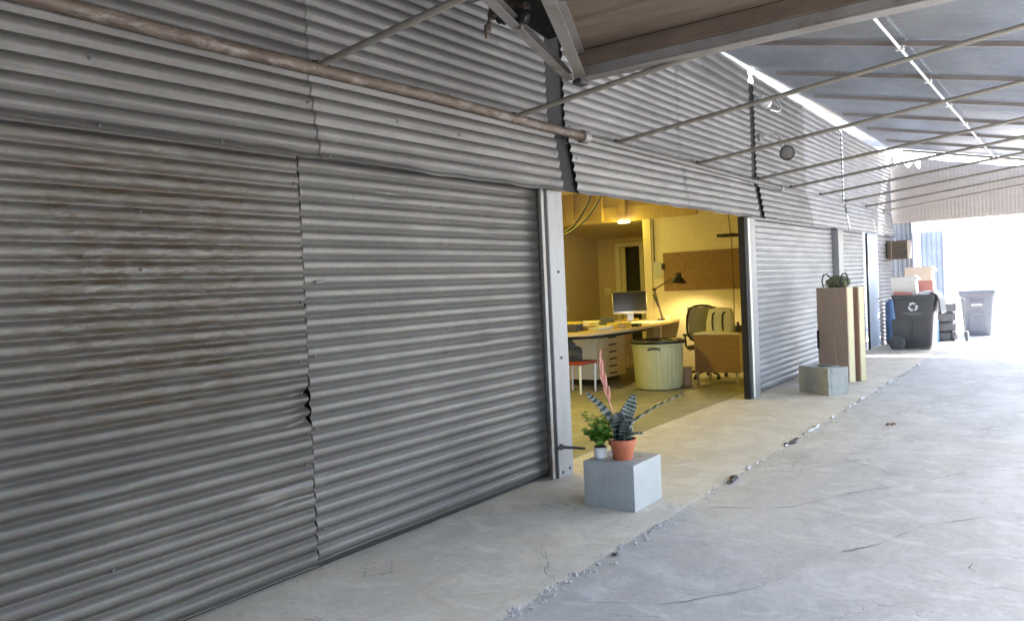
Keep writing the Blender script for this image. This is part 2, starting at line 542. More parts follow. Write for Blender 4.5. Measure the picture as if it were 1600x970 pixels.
# crumbled mortar along the joint between apron and yard
g = MB()
rr = random.Random(3)
n = int(26 / .035)
L = []
for i in range(n):
    x = -5 + i * .035
    w = max(.001, .001 + .03 * mnoise.noise(Vector((x * 1.7, 0, 4))) + .035 * mnoise.noise(Vector((x * 6, 1, 0))) + .02 * mnoise.noise(Vector((x * 19, 1, 0))))
    yc = -1.285 + edge_noise(x) + .012 * mnoise.noise(Vector((x * 5, 2, 7)))
    w *= min(1, max(0.15, (x - 5.0) / 2.5)) * (1 if mnoise.noise(Vector((x * 2.3, 8, 8))) > -.15 else .2)
    w += .006 * mnoise.noise(Vector((x * 31, 3, 3)))
    w = max(.001, w)
    h = .001 + .014 * abs(mnoise.noise(Vector((x * 11, 5, 1))))
    L.append([g.bm.verts.new((x, yc + w, -.006)), g.bm.verts.new((x, yc + w * .3, h)), g.bm.verts.new((x, yc - w * .5, h * .6)), g.bm.verts.new((x, yc - w * 1.1, -.0125))])
for i in range(n - 1):
    if (L[i][0].co - L[i][3].co).length < .012:
        continue
    for k in range(3):
        g._f([L[i][k], L[i + 1][k], L[i + 1][k + 1], L[i][k + 1]])
for k in range(1700):
    x = 1.2 + 15 * rr.random() ** 1.7
    y = -1.29 + rr.gauss(0, .05)
    s_ = .0025 + .012 * rr.random() ** 3
    g.blob((x, y, -.008 + s_ * .2), (s_, s_ * (.6 + .5 * rr.random()), s_ * .45), .6, 1.5, k, 1)
o = g.build('joint_rubble', M['seam'], sharp=30)
o['kind'] = 'stuff'
o['label'] = 'crumbled pale mortar along the joint between apron and yard'
o['category'] = 'rubble'

g = MB()
for (x, y, s_) in ((7.74, -1.30, .05), (7.62, -1.27, .03), (6.12, -1.30, .055), (6.02, -1.32, .035), (7.9, -1.29, .02), (8.15, -1.28, .018), (8.6, -1.27, .022), (4.1, -1.33, .025), (6.2, -1.27, .02)):
    for k in range(5):
        g.blob((x + rr.gauss(0, s_ * .5), y + rr.gauss(0, s_ * .3), 0), (s_ * (.4 + .4 * rr.random()), s_ * .35, s_ * .28), .6, 1.6, x * 9 + k, 2)
o = g.build('joint_debris', M['rubble'], sharp=30)
o['kind'] = 'stuff'
o['label'] = 'dark grit clumps lodged in the floor joint'
o['category'] = 'debris'

# cracks in the yard slab
cr = [[(6.9, -1.36), (7.01, -1.49), (7.2, -1.63), (7.3, -1.76), (7.27, -1.85), (7.15, -1.98), (7.06, -2.07), (7.02, -2.18), (6.82, -2.32), (6.89, -2.46)],
      [(7.3, -1.76), (7.43, -1.88), (7.55, -1.98), (7.63, -2.1), (7.68, -2.23)],
      [(6.5, -1.38), (6.58, -1.6), (6.63, -1.72), (6.71, -1.79)],
      [(5.22, -1.38), (5.32, -1.48), (5.54, -1.91), (5.79, -2.05), (6.11, -2.2), (6.43, -2.44), (6.7, -2.6), (7.04, -2.79), (7.39, -3.18), (7.8, -3.6)],
      [(4.72, -2.41), (4.97, -2.58), (5.53, -2.78), (5.81, -3.02), (6.21, -3.24)],
      [(5.0, -3.05), (4.9, -3.08), (4.82, -3.09), (4.72, -3.13)],
      [(3.4, -1.5), (3.6, -1.9), (4.0, -2.2), (4.3, -2.3)],
      [(9.2, -1.4), (9.6, -1.9), (10.4, -2.2), (10.8, -2.9)]]
g = MB()
for ci, pl in enumerate(cr):
    P = []
    for i in range(len(pl) - 1):
        a, b_ = Vector(pl[i]), Vector(pl[i + 1])
        k = max(2, int((b_ - a).length / .018))
        for t in range(k):
            P.append(a.lerp(b_, t / k))
    prev = None
    for i, p in enumerate(P):
        d = (P[min(i + 1, len(P) - 1)] - P[max(0, i - 1)]).normalized()
        nn = Vector((-d.y, d.x))
        q = p + nn * (.018 * mnoise.noise(Vector((p.x * 14, p.y * 14, ci))))
        end = min(1, i / 6, (len(P) - 1 - i) / 6)
        w = (.001 + .0075 * max(0, .15 + mnoise.noise(Vector((p.x * 5, p.y * 5, ci + 7))))) * end
        cur = (g.bm.verts.new((q.x + nn.x * w, q.y + nn.y * w, -.0085)), g.bm.verts.new((q.x - nn.x * w, q.y - nn.y * w, -.0085)))
        if prev:
            g._f([prev[0], cur[0], cur[1], prev[1]])
        prev = cur
structure(g.build('ground_cracks', M['crack']))

# ================================================================== SHED FRONT WALL
wall = empty('corrugated_wall', 'long grey corrugated metal shed front with posts and sloping fascia panels', 'wall', (0, 0, 0))
US = [(-4.9, -1.9), (-1.92, .62), (.6, 3.12), (3.1, 5.62), (5.90, 8.32), (8.30, 10.66), (10.86, 13.24), (13.22, 15.62), (15.72, 17.9), (17.88, 20.2)]
for i, (a, b_) in enumerate(US):
    g = MB()
    top = 4.25
    def ft(u, v, a=a):
        X = a + u
        tp = 4.39 if X < 9.5 else (4.39 - (X - 9.5) * .035 if X < 11.5 else max(4.25, 4.32 - (X - 11.5) * .02))
        return (0, (tp + .025 + .014 * mnoise.noise(Vector((X * 2.1, 6, 1))) + .008 * mnoise.noise(Vector((X * 9, 2, 1))) - 4.25) * max(0, (v - 1.2) / .33), 0)
    corr(g, (a, -.004 * (i % 2), 2.72), PX, (0, 0, 1), (0, -1, 0), b_ - a, top - 2.72, amp=.0082, phase=2.72, nu=24, wob=.006, seed=i * 3.3, fn=ft)
    z = 3.02
    pts = []
    for zz in (2.965, 3.27, 3.574, 3.878, 4.182):
        for xx in (a + .05, (a + b_) / 2, b_ - .05):
            if rr.random() < .75:
                pts.append((xx + rr.gauss(0, .02), -.014, zz + .019))
    nails(g, pts, (0, -1, 0), .007)
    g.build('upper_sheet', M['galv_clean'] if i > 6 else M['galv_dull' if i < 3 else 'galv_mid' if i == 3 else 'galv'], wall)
# fascia: tilted hood over the door tracks
fv = Vector((0, .075, .49)).normalized()
fn_ = Vector((0, -.49, .075)).normalized()
FS = [(-4.9, -1.9), (-1.92, .55), (.53, 3.09), (3.07, 5.68), (5.91, 8.32), (8.30, 10.65), (10.84, 13.24), (13.22, 15.60), (15.73, 17.92), (17.95, 20.02)]
for i, (a, b_) in enumerate(FS):
    g = MB()
    sd = i * 5.1
    def ff(u, v, a=a, sd=sd):
        e = max(0, 1 - v / .07)
        bend = e * (.010 * mnoise.noise(Vector(((a + u) * 2.6, sd, 0))) + .006 * mnoise.noise(Vector(((a + u) * 9, sd, 2))))
        return (0, bend * .9, bend * 1.6 + .02 * math.exp(-((a + u - 2.15) / .12) ** 2) * e)
    corr(g, (a, -.105 - .003 * (i % 2), 2.385), PX, fv, fn_, b_ - a, .497, phase=2.385 + .02, nu=40, wob=.006, seed=sd, fn=ff)
    pts = []
    for xx in [a + .06 + k * (b_ - a - .12) / 4 for k in range(5)]:
        for vv in (.018, .32):
            if rr.random() < .7:
                p = Vector((xx, -.105, 2.385)) + fv * (vv + rr.gauss(0, .008)) + fn_ * .012
                pts.append(p)
    nails(g, pts, fn_, .008)
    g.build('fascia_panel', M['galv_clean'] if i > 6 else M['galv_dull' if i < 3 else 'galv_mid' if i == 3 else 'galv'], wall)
# end cap of the fascia at the far end
g = MB()
g.poly([(20.03, -.115, 2.38), (20.03, 0.0, 2.38), (20.03, -.0, 2.90), (20.03, -.03, 2.90)], .004, (1, 0, 0))
g.build('fascia_end', M['galv_clean'], wall)
# black boards seen through the gaps between sheets
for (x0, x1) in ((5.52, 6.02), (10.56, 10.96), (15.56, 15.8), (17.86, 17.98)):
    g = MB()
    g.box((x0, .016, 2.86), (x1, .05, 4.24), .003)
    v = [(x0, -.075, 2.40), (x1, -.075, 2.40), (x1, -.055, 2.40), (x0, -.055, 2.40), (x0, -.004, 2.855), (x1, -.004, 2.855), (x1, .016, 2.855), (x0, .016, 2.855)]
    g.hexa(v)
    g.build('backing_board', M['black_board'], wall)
# door posts
for (x0, x1, m_) in ((5.51, 5.74, 'post_paint'), (10.30, 10.60, 'post_paint'), (15.04, 15.39, 'post_paint'), (17.54, 17.62, 'black_board')):
    g = MB()
    g.box((x0, -.045 if x0 < 17 else -.002, 0.0), (x1, .0 if x0 < 11 else .12 if x0 < 17 else .03, 2.40), .006 if x0 < 17 else .003)
    o = g.build('door_post', M[m_], wall)
    if x0 == 5.51:
        g = MB()
        g.box((5.43, -.035, .01), (5.472, -.005, 2.40), .003)
        g.build('angle_iron', M['steel_grey'], wall)
        g = MB()
        for (bx, bz) in ((5.57, .045), (5.68, .06), (5.63, 1.72), (5.62, 1.0)):
            g.lathe([(.012, 0), (.011, .008), (.004, .012)], 8, Matrix.Translation((bx, -.045, bz)) @ Matrix.Rotation(R(90), 4, 'X'))
        g.build('bolt', M['steel_dark'], o)
        g = MB()
        g.tube([(5.50, -.05, .262), (5.54, -.075, .262), (5.59, -.16, .255), (5.62, -.24, .25)], [.012, .013, .012, .010], 8)
        g.lathe([(.025, 0), (.025, .02)], 12, Matrix.Translation((5.55, -.045, .262)) @ Matrix.Rotation(R(90), 4, 'X'))
        g.build('latch_lever', M['steel_dark'], o)
    if x0 == 10.30:
        g = MB()
        g.box((10.23, -.03, 0.0), (10.295, .06, 2.40), .004)
        g.build('black_jamb', M['black_board'], wall)
        g = MB()
        g.box((10.302, -.052, .01), (10.36, -.047, 2.38), .001)
        g.build('post_edge_strip', M['trim'], wall)
# black boards added where shade fills the gaps behind the door ends
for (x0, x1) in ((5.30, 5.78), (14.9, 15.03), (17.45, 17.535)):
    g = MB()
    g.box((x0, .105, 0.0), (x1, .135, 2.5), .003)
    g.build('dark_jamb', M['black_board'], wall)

# ------------------------------------------------------------------ sliding doors
def door(label, xs, z0, z1, mat, dents=None, y=.06, seed=0, hasp=None, wob=.006):
    d = empty('sliding_door', label, 'door', ((xs[0] + xs[-1]) / 2, y, z0), 'corrugated sliding doors')
    for i in range(len(xs) - 1):
        a, b_ = xs[i], xs[i + 1]
        ov = (-.004 if dents else .035) if i < len(xs) - 2 else 0
        off = -.008 if i % 2 == 0 else .002
        if dents and i == 1:
            a += .007
        g = MB()
        def ff(u, v, a=a, L=b_ + ov - a, i=i):
            X = a + u
            Z = z0 + v
            dx = dz = h = 0.
            near = max(0, 1 - (L - u) / .14)
            if i == 0 and dents and near > 0:
                dx += near ** 3 * (-.004 + .007 * mnoise.noise(Vector((Z * 5, 3, 0))) + .006 * math.sin(2 * math.pi * Z / .085 + 1.2 * mnoise.noise(Vector((Z * 3, 9, 9)))) + .006 * mnoise.noise(Vector((Z * 23, 5, 0)))) - .007 * near ** 3 * sum(math.exp(-((Z - q) / .05) ** 2) for q in dents)
                for dz_ in dents:
                    h -= near * .040 * math.exp(-((Z - dz_) / .020) ** 2)
            if i == len(xs) - 2 and (L - u) < .2:
                k = max(0, 1 - (L - u) / .2)
                dx += k * (.012 * math.sin(2 * math.pi * Z / .085) + .008 * mnoise.noise(Vector((Z * 7, 8, 0))))
            e = max(0, 1 - v / .05)
            dz += e * (.005 * mnoise.noise(Vector((X * 3.1, 4, seed))) + .004 * mnoise.noise(Vector((X * 11, 4, seed))))
            # shallow random dings
            h -= .035 * max(0, mnoise.noise(Vector((X * 2.6, Z * 7, seed + 4))) - .42)
            return (dx, dz, h)
        zb = z0 + (.02 if i > 0 and dents else 0)
        corr(g, (a, y + off, zb), PX, (0, 0, 1), (0, -1, 0), b_ + ov - a, z1 - zb, phase=.085 * .70, nu=48 if dents else 18, seg=10, wob=wob, seed=seed + i * 2.2, fn=ff)
        pts = []
        for k in range(16 if dents else 6):
            pts.append((rr.choice([a + .05, b_ - .03, (a + b_) / 2]) + rr.gauss(0, .015), y + off - .012, zb + .019 + .085 * rr.randrange(1, int((z1 - zb) / .085))))
        if dents and i == 0:
            pts += [(b_ - .075, y - .02, zz) for zz in dents] + [(2.06, y - .02, 2.05), (2.05, y - .02, 1.77)]
        nails(g, pts, (0, -1, 0), .008)
        g.build('door_sheet', mat[i] if isinstance(mat, tuple) else mat, d)
    # timber / steel frame behind; black boards add shade at the seam and bottom gap
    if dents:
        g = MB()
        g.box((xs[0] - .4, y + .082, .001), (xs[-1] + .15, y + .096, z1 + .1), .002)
        g.build('backing_board', M['black_board'], d)  # added black sheet keeps the seam dark and blocks room light
    g = MB()
    g.box((xs[0] - .3 if dents else xs[0], y + .035, .001), (xs[-1], y + .055, z0 + .12), .003)
    g.box((xs[0], y + .03, z1 - .14), (xs[-1], y + .055, z1 - .04), .003)
    for x in xs:
        xx = min(max(x, xs[0] + .06), xs[-1] - .10)
        g.box((xx - .04, y + .056, z0 + .03), (xx + .04, y + .08, z1 - .04), .003)
    g.build('door_frame', M['black_board'], d)
    if hasp:
        g = MB()
        hx, hz = hasp
        g.box((hx - .05, y - .020, hz - .009), (hx + .02, y - .014, hz + .009), .002)
        g.build('hasp', M['steel_dark'], d)
    return d
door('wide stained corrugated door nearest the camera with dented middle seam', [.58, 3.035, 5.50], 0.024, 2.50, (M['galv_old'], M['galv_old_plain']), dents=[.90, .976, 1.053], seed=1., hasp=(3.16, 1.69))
door('pale corrugated door behind the hollow block and brown panels', [10.74, 12.62, 15.0], .02, 2.46, M['galv_clean'], seed=6., hasp=(12.55, .52))
door('narrow pale corrugated door just past the fourth bay post', [15.40, 17.44], .02, 2.44, M['galv_clean'], seed=9.)
# smooth leaf with bluish shade in its colour, and the last corrugated strip
bl = empty('metal_door', 'flat blue grey metal door at far end of the shed', 'door', (18.05, 0, 0))
g = MB()
g.box((17.63, .0, .02), (18.55, .04, 2.44), .005)
g.build('leaf', M['blue_dark'], bl)
g = MB()
g.tube([(18.45, -.0, 1.02), (18.45, -.05, 1.02), (18.36, -.055, 1.02)], .011, 8)
g.build('handle', M['steel_dark'], bl)
cs = empty('wall_end_sheet', 'bright corrugated wall strip beside the blue grey metal door', 'wall sheet', (19.4, 0, 0))
g = MB()
corr(g, (18.56, .0, .0), PX, (0, 0, 1), (0, -1, 0), 1.72, 2.44, nu=10, seed=14.)
g.build('sheet', M['galv_clean'], cs)

# pipes along the wall
g = MB()
pp = [(-4.8 + i * .6, -.075 + .012 * mnoise.noise(Vector((i * .5, 0, 0))), 2.905 + .016 * mnoise.noise(Vector((i * .37, 4, 0))) - .0) for i in range(19)]
pp = [p for p in pp if p[0] < 6.0] + [(6.09, -.075, 2.90)]
g.tube(pp, .038, 14)
wp = g.build('wall_pipe', M['rust_pipe'])
tag(wp, 'thick rusty pipe running along the wall above the nearest door', 'pipe')
g = MB()
g.lathe([(.05, -.05), (.058, -.045), (.058, .045), (.05, .05)], 14, Matrix.Translation((6.1, -.075, 2.90)) @ Matrix.Rotation(R(90), 4, 'Y'))
g.build('coupling', M['steel_grey'], wp)
g = MB()
g.tube([(6.1, -.075, 2.90), (8, -.075, 2.895), (10, -.075, 2.88), (11.66, -.075, 2.87)], .029, 12)
wp2 = g.build('wall_pipe', M['pipe_grey'])
tag(wp2, 'thinner dull grey pipe continuing above the open workshop bay', 'pipe')
g = MB()
g.lathe([(.036, -.03), (.042, -.025), (.042, .03), (.02, .035)], 12, Matrix.Translation((11.67, -.075, 2.87)) @ Matrix.Rotation(R(90), 4, 'Y'))
g.build('end_cap', M['steel_grey'], wp2)

# ================================================================== CANOPY
Z0, SL = 4.43, .22
def rz(y):
    return Z0 + SL * y
can = empty('canopy_roof', 'ribbed metal lean-to roof over the yard on brown rafters', 'roof', (8, -3, 4))
sv = Vector((0, -1, -SL)).normalized()
sn = Vector((0, -SL, 1)).normalized()
slen = 5.3 * math.sqrt(1 + SL * SL)
XR = [9.06 + 1.818 * k for k in range(-8, 7)]
for i, x0 in enumerate(XR):
    if i == len(XR) - 1:
        break
    g = MB()
    corr(g, (x0 - .02, .3, rz(.3) + .004 * (i % 2)), sv, PX, sn, slen, 1.818 + .05, amp=.007, pitch=.0758, nu=8, seg=8, wob=.007, seed=i * 1.9, phase=0)
    g.build('roof_sheet', M['galv_roof'], can)
for x0 in XR:
    g = MB()
    a = Vector((x0, -.32, rz(-.32) - .012))
    b_ = Vector((x0, -4.95, rz(-4.95) - .012))
    for (dx0, dx1, dz0, dz1) in ((-.02, .02, -.008, 0), (-.02, -.014, -.044, -.008), (-.02, .02, -.052, -.044)):
        g.hexa([a + Vector((dx0, 0, dz0)), a + Vector((dx1, 0, dz0)), b_ + Vector((dx1, 0, dz0)), b_ + Vector((dx0, 0, dz0)),
                a + Vector((dx0, 0, dz1)), a + Vector((dx1, 0, dz1)), b_ + Vector((dx1, 0, dz1)), b_ + Vector((dx0, 0, dz1))])
    g.build('rafter', M['rafter'], can)
# purlin stops on the wall side and eave beam on posts on the yard side
g = MB()
g.tube([(-5.2, -4.9, rz(-4.9) - .17), (20.2, -4.9, rz(-4.9) - .17)], .05, 12)
g.build('eave_beam', M['rafter'], can)
for x in (-5, 1.2, 7.4, 13.6, 19.8):
    g = MB()
    g.tube([(x, -4.9, -.012), (x, -4.9, rz(-4.9) - .2)], .05, 12)
    g.build('eave_post', M['rafter'], can)
# tie tubes
words = ['thin tie tube nearest the camera, above the dented door', None]
TIES = [(3.13, 'tie tube meeting the rusty pipe above the dented door seam', 4.3), (5.10, 'tie tube running from the rusty pipe to the hanging platform beam', 1.95),
        (6.76, 'tie tube leaving the wall just past the pipe coupling', 5.0), (8.72, 'tie tube above the middle of the open workshop bay', 5.0),
        (10.81, 'tie tube beside the hanging round flood lamp', 5.0), (12.3, 'first tie tube beyond the round flood lamp', 5.0),
        (13.95, 'second tie tube beyond the round flood lamp', 5.0), (15.65, 'tie tube at the wall sheet gap above the third post', 5.0),
        (17.4, 'second last tie tube before the beige end panel', 5.0), (19.1, 'last tie tube right against the beige end panel', 5.0)]
for (x, lab, ln) in TIES:
    g = MB()
    g.tube([(x, -.05, 2.935), (x, -ln, 2.935 + (ln - .05) * .108)], .020, 12)
    o = g.build('tie_tube', M['tie'])
    tag(o, lab, 'tie rod', 'steel ties from the wall to the roof')
    g = MB()
    g.box((x - .03, -.062, 2.925), (x + .03, -.03, 2.965), .004)
    g.build('bracket', M['steel_dark'], o)
# bright conduit under the rafters
g = MB()
cx = [(-3 + i * 1.2, -2.13 + .01 * mnoise.noise(Vector((i, 0, 0))), rz(-2.13) - .085 + .012 * mnoise.noise(Vector((i * .9, 3, 0)))) for i in range(20)]
g.tube(cx, .016, 10)
o = g.build('conduit', M['conduit'])
tag(o, 'bright straight conduit fixed under the roof rafters', 'conduit')
for i, x in enumerate(XR):
    if x > 7:
        g = MB()
        g.box((x - .03, -2.17, rz(-2.13) - .105), (x + .03, -2.09, rz(-2.13) - .062), .004)
        g.build('clip', M['conduit'], o)

# end gable sheet with the torn top corner
gb = empty('end_panel', 'beige sheet panel closing the far end under the roof', 'panel', (20.3, -3, 2.7))
for k in range(6):
    y0 = .06 - k * 1.02
    g = MB()
    nu, nv = 14, 64
    def f(a, b_, y0=y0, k=k):
        y = y0 - b_ * 1.05
        top = rz(y) - .16 + .02 * mnoise.noise(Vector((y * 3, 0, 5)))
        if -.62 < y < -.08:
            top -= .17 * abs(math.sin(y * 13)) + .05
        bot = 2.73 + .006 * mnoise.noise(Vector((y * 2, 0, 0)))
        return Vector((20.32 + .003 * math.sin(2 * math.pi * y / .076) + .005 * mnoise.noise(Vector((y, a * 3, 0))) - .002 * k, y, bot + (top - bot) * a))
    g.grid(f, nu, nv)
    g.recalc = False
    g.build('sheet', M['gable'], gb)
g = MB()
g.box((20.34, -6.1, 2.70), (20.40, .06, 2.80), .004)
g.build('rail', M['gable'], gb)

# unseen wall added behind the camera to keep light off the shed front
g = MB()
corr(g, (-5.3, .2, 0), (0, -1, 0), (0, 0, 1), PX, 6.3, 4.4, nu=10, seed=30.)
o = g.build('rear_wall', M['galv'])
tag(o, 'corrugated wall closing the canopy behind the viewpoint', 'wall')

g = MB()
corr(g, (-5.3, -6.3, -.01), PX, (0, 0, 1), (0, 1, 0), 5.4, 3.05, nu=10, seed=33.)
o = g.build('opposite_wall', M['galv'])  # added out of view to darken the near end of the shed
tag(o, 'corrugated wall on the yard side opposite the doors', 'wall')

# ================================================================== LAMPS ON THE WALL
fl = empty('flood_lamp', 'round dark flood lamp hanging from a curved arm on the wall', 'lamp', (11.45, -.2, 3.3))
g = MB()
g.tube([(11.0, -.02, 3.52), (11.1, -.10, 3.57), (11.25, -.2, 3.56), (11.38, -.24, 3.47), (11.42, -.25, 3.40)], .013, 8)
g.lathe([(.05, 0), (.05, .02), (.02, .03)], 14, Matrix.Translation((11.0, -.012, 3.52)) @ Matrix.Rotation(R(90), 4, 'X'))
g.build('arm', M['steel_grey'], fl)
Ml = Matrix.Translation((11.44, -.26, 3.33)) @ Matrix.Rotation(R(-100), 4, 'Y') @ Matrix.Rotation(R(12), 4, 'X')
g = MB()
g.lathe([(.02, -.10), (.05, -.09), (.085, -.04), (.105, .02), (.105, .05), (.095, .055), (.09, .03), (.0601, .02)], 24, Ml)
g.build('housing', M['steel_dark'], fl)
g = MB()
g.lathe([(.089, .033), (.06, .04), (.01, .043)], 24, Ml)
g.build('lens', M['steel_grey'], fl)
fl2 = empty('flood_lamp', 'pale small flood lamp tucked under the bright roof gap', 'lamp', (11.4, -.1, 4.05))
Ml = Matrix.Translation((10.98, -.13, 3.98)) @ Matrix.Rotation(R(-70), 4, 'Y')
g = MB()
g.lathe([(.02, -.08), (.05, -.07), (.075, -.02), (.085, .03), (.078, .034), (.07, .02), (.01, .018)], 20, Ml)
g.build('housing', M['conduit'], fl2)
g = MB()
g.tube([(10.98, -.02, 4.06), (10.98, -.1, 4.08), (10.99, -.13, 4.03)], .012, 8)
g.build('arm', M['conduit'], fl2)
g = MB()
g.tube([(11.5, -.02, 3.98), (11.62, -.09, 3.96), (11.74, -.1, 4.0), (11.8, -.06, 4.1), (11.8, -.02, 4.2)], .01, 8)
g.build('cable', M['conduit'], fl2)

# ================================================================== HANGING PLATFORM (top centre)
pf = empty('loading_platform', 'suspended steel framed platform with brown plywood underside', 'platform', (4.5, -2, 3.1))
def chan(mb, a, b_, w, h, t=.012, side=1):
    a, b_ = Vector(a), Vector(b_)
    d = (b_ - a).normalized()
    s_ = Vector((d.y, -d.x, 0)).normalized() * side
    for (u0, u1, z0, z1) in ((0, t, 0, h), (t, w, 0, t), (t, w, h - t, h)):
        mb.hexa([a + s_ * u0 + Vector((0, 0, z0)), a + s_ * u1 + Vector((0, 0, z0)), b_ + s_ * u1 + Vector((0, 0, z0)), b_ + s_ * u0 + Vector((0, 0, z0)),
                 a + s_ * u0 + Vector((0, 0, z1)), a + s_ * u1 + Vector((0, 0, z1)), b_ + s_ * u1 + Vector((0, 0, z1)), b_ + s_ * u0 + Vector((0, 0, z1))])
g = MB()
g.box((4.985, -5.9, 3.085), (5.115, -.66, 3.10), .002)
g.box((4.985, -5.9, 3.101), (4.997, -.66, 3.16), .002)
g.build('channel_beam', M['steel_grey'], pf)
g = MB()
g.box((4.975, -5.88, 3.163), (5.03, -.70, 3.275), .004)
g.build('timber_beam', M['ply_deck'], pf)
g = MB()
g.poly([(5.06, -.70, 3.297), (5.06, -5.9, 3.297), (2.6, -5.9, 3.34), (2.6, -1.75, 3.34)][::-1], .02)
g.build('deck', M['ply_deck'], pf)
g = MB()
chan(g, (5.02, -.66, 3.09), (3.3, -1.42, 3.17), .075, .17, .010, -1)
g.build('side_channel', M['steel_grey'], pf)
g = MB()
chan(g, (5.03, -.56, 3.10), (3.2, -1.03, 3.23), .06, .055, .009, -1)
g.build('brace', M['steel_grey'], pf)
g = MB()
g.poly([(4.75, -.60, 3.36), (4.75, -1.1, 3.36), (3.0, -1.7, 3.42), (3.0, -.85, 3.42)][::-1], .03)
g.build('side_plate', M['black_board'], pf)
g = MB()
chan(g, (3.75, -.72, 3.29), (3.70, -1.9, 3.27), .06, .08, .01, 1)
g.build('cross_member', M['steel_grey'], pf)
for (x, y) in ((4.98, -.72), (4.98, -3.0), (4.98, -5.6), (2.7, -1.9), (2.7, -5.6)):
    g = MB()
    g.tube([(x + .09, y, 3.10), (x + .09, y, rz(y) - .02)], .016, 8)
    g.build('hanger', M['steel_dark'], pf)
g = MB()
g.box((4.985, -.72, 3.05), (5.10, -.645, 3.083), .006)
g.build('corner_bracket', M['steel_dark'], pf)
# hoist gear by the corner
ho = empty('chain_hoist', 'old rusty pulley gear hanging beside the platform corner', 'hoist', (4.0, -.8, 3.2))
g = MB()
Mh = Matrix.Rotation(R(75), 4, 'Z') @ Matrix.Rotation(R(90), 4, 'X')
for (x, y, z, r_) in ((4.0, -.76, 3.27, .045), (4.0, -.86, 3.23, .05), (3.97, -.93, 3.22, .04)):
    g.lathe([(r_, -.02), (r_ * 1.15, -.018), (r_ * .8, -.006), (r_ * .8, .006), (r_ * 1.15, .018), (r_, .02)], 18, Matrix.Translation((x, y, z)) @ Mh)
g.build('pulley', M['steel_dark'], ho)
g = MB()
g.box((3.97, -.95, 3.27), (4.03, -.66, 3.305), .006)
g.box((3.985, -.905, 3.16), (4.015, -.865, 3.27), .006)
g.box((3.96, -.82, 3.30), (4.04, -.80, 3.40), .004)
g.build('yoke', M['rust_pipe'], ho)
g = MB()
g.tube([(4.0, -.68, 3.42), (4.0, -.665, 3.30), (4.0, -.625, 3.16)], [.011, .012, .011], 8)
g.lathe([(.02, -.025), (.024, -.02), (.024, .02), (.02, .025)], 10, Matrix.Translation((4.0, -.64, 3.215)))
g.build('tension_rod', M['rust_pipe'], ho)
g = MB()
g.tube([(4.02, -.80, 3.29), (4.02, -.80, rz(-.8) - .02)], .012, 8)
g.build('hanger', M['steel_dark'], ho)
g = MB()
g.tube([(4.0, -.68, 3.40), (4.0, -.68, rz(-.68) - .02)], .011, 8)
g.build('hanger', M['steel_dark'], ho)

def roughbox(mb, lo, hi, M=None, cell=.03, amp=.0018, chip=.012, seed=0):
    lo, hi = Vector(lo), Vector(hi)
    d = hi - lo
    tmp = bmesh.new()
    bmesh.ops.create_cube(tmp, size=1)
    bmesh.ops.subdivide_edges(tmp, edges=tmp.edges[:], cuts=max(2, int(max(d) / cell)), use_grid_fill=True)
    M = M or Matrix()
    vm = {}
    c = (lo + hi) / 2
    for v in tmp.verts:
        p = Vector((v.co.x * d.x, v.co.y * d.y, v.co.z * d.z)) + c
        q = [min(abs(p[i] - lo[i]), abs(p[i] - hi[i])) for i in range(3)]
        q.sort()
        edge = 1 if q[1] < 1e-5 else (.35 if q[1] < cell * 1.01 else 0)
        dirn = (c - p).normalized()
        k = amp * mnoise.noise(p * 40 + Vector((seed, 0, 0)))
        k += edge * (.003 + chip * max(0, mnoise.noise(p * 14 + Vector((0, seed, 0))) - .18))
        if p.z - lo.z < 1e-5:
            p2 = p + Vector((dirn.x, dirn.y, 0)) * k
        else:
            p2 = p + dirn * k
        vm[v] = mb.bm.verts.new(M @ p2)
    for f in tmp.faces:
        mb._f([vm[v] for v in f.verts])
    tmp.free()
# ================================================================== BLOCKS, PLANTS
b1 = MB()
roughbox(b1, (4.92, -1.045, .001), (5.36, -.635, .328))
o = b1.build('concrete_block', M['block_paint'])
tag(o, 'solid grey painted block carrying the two potted plants', 'block')
SB = .328
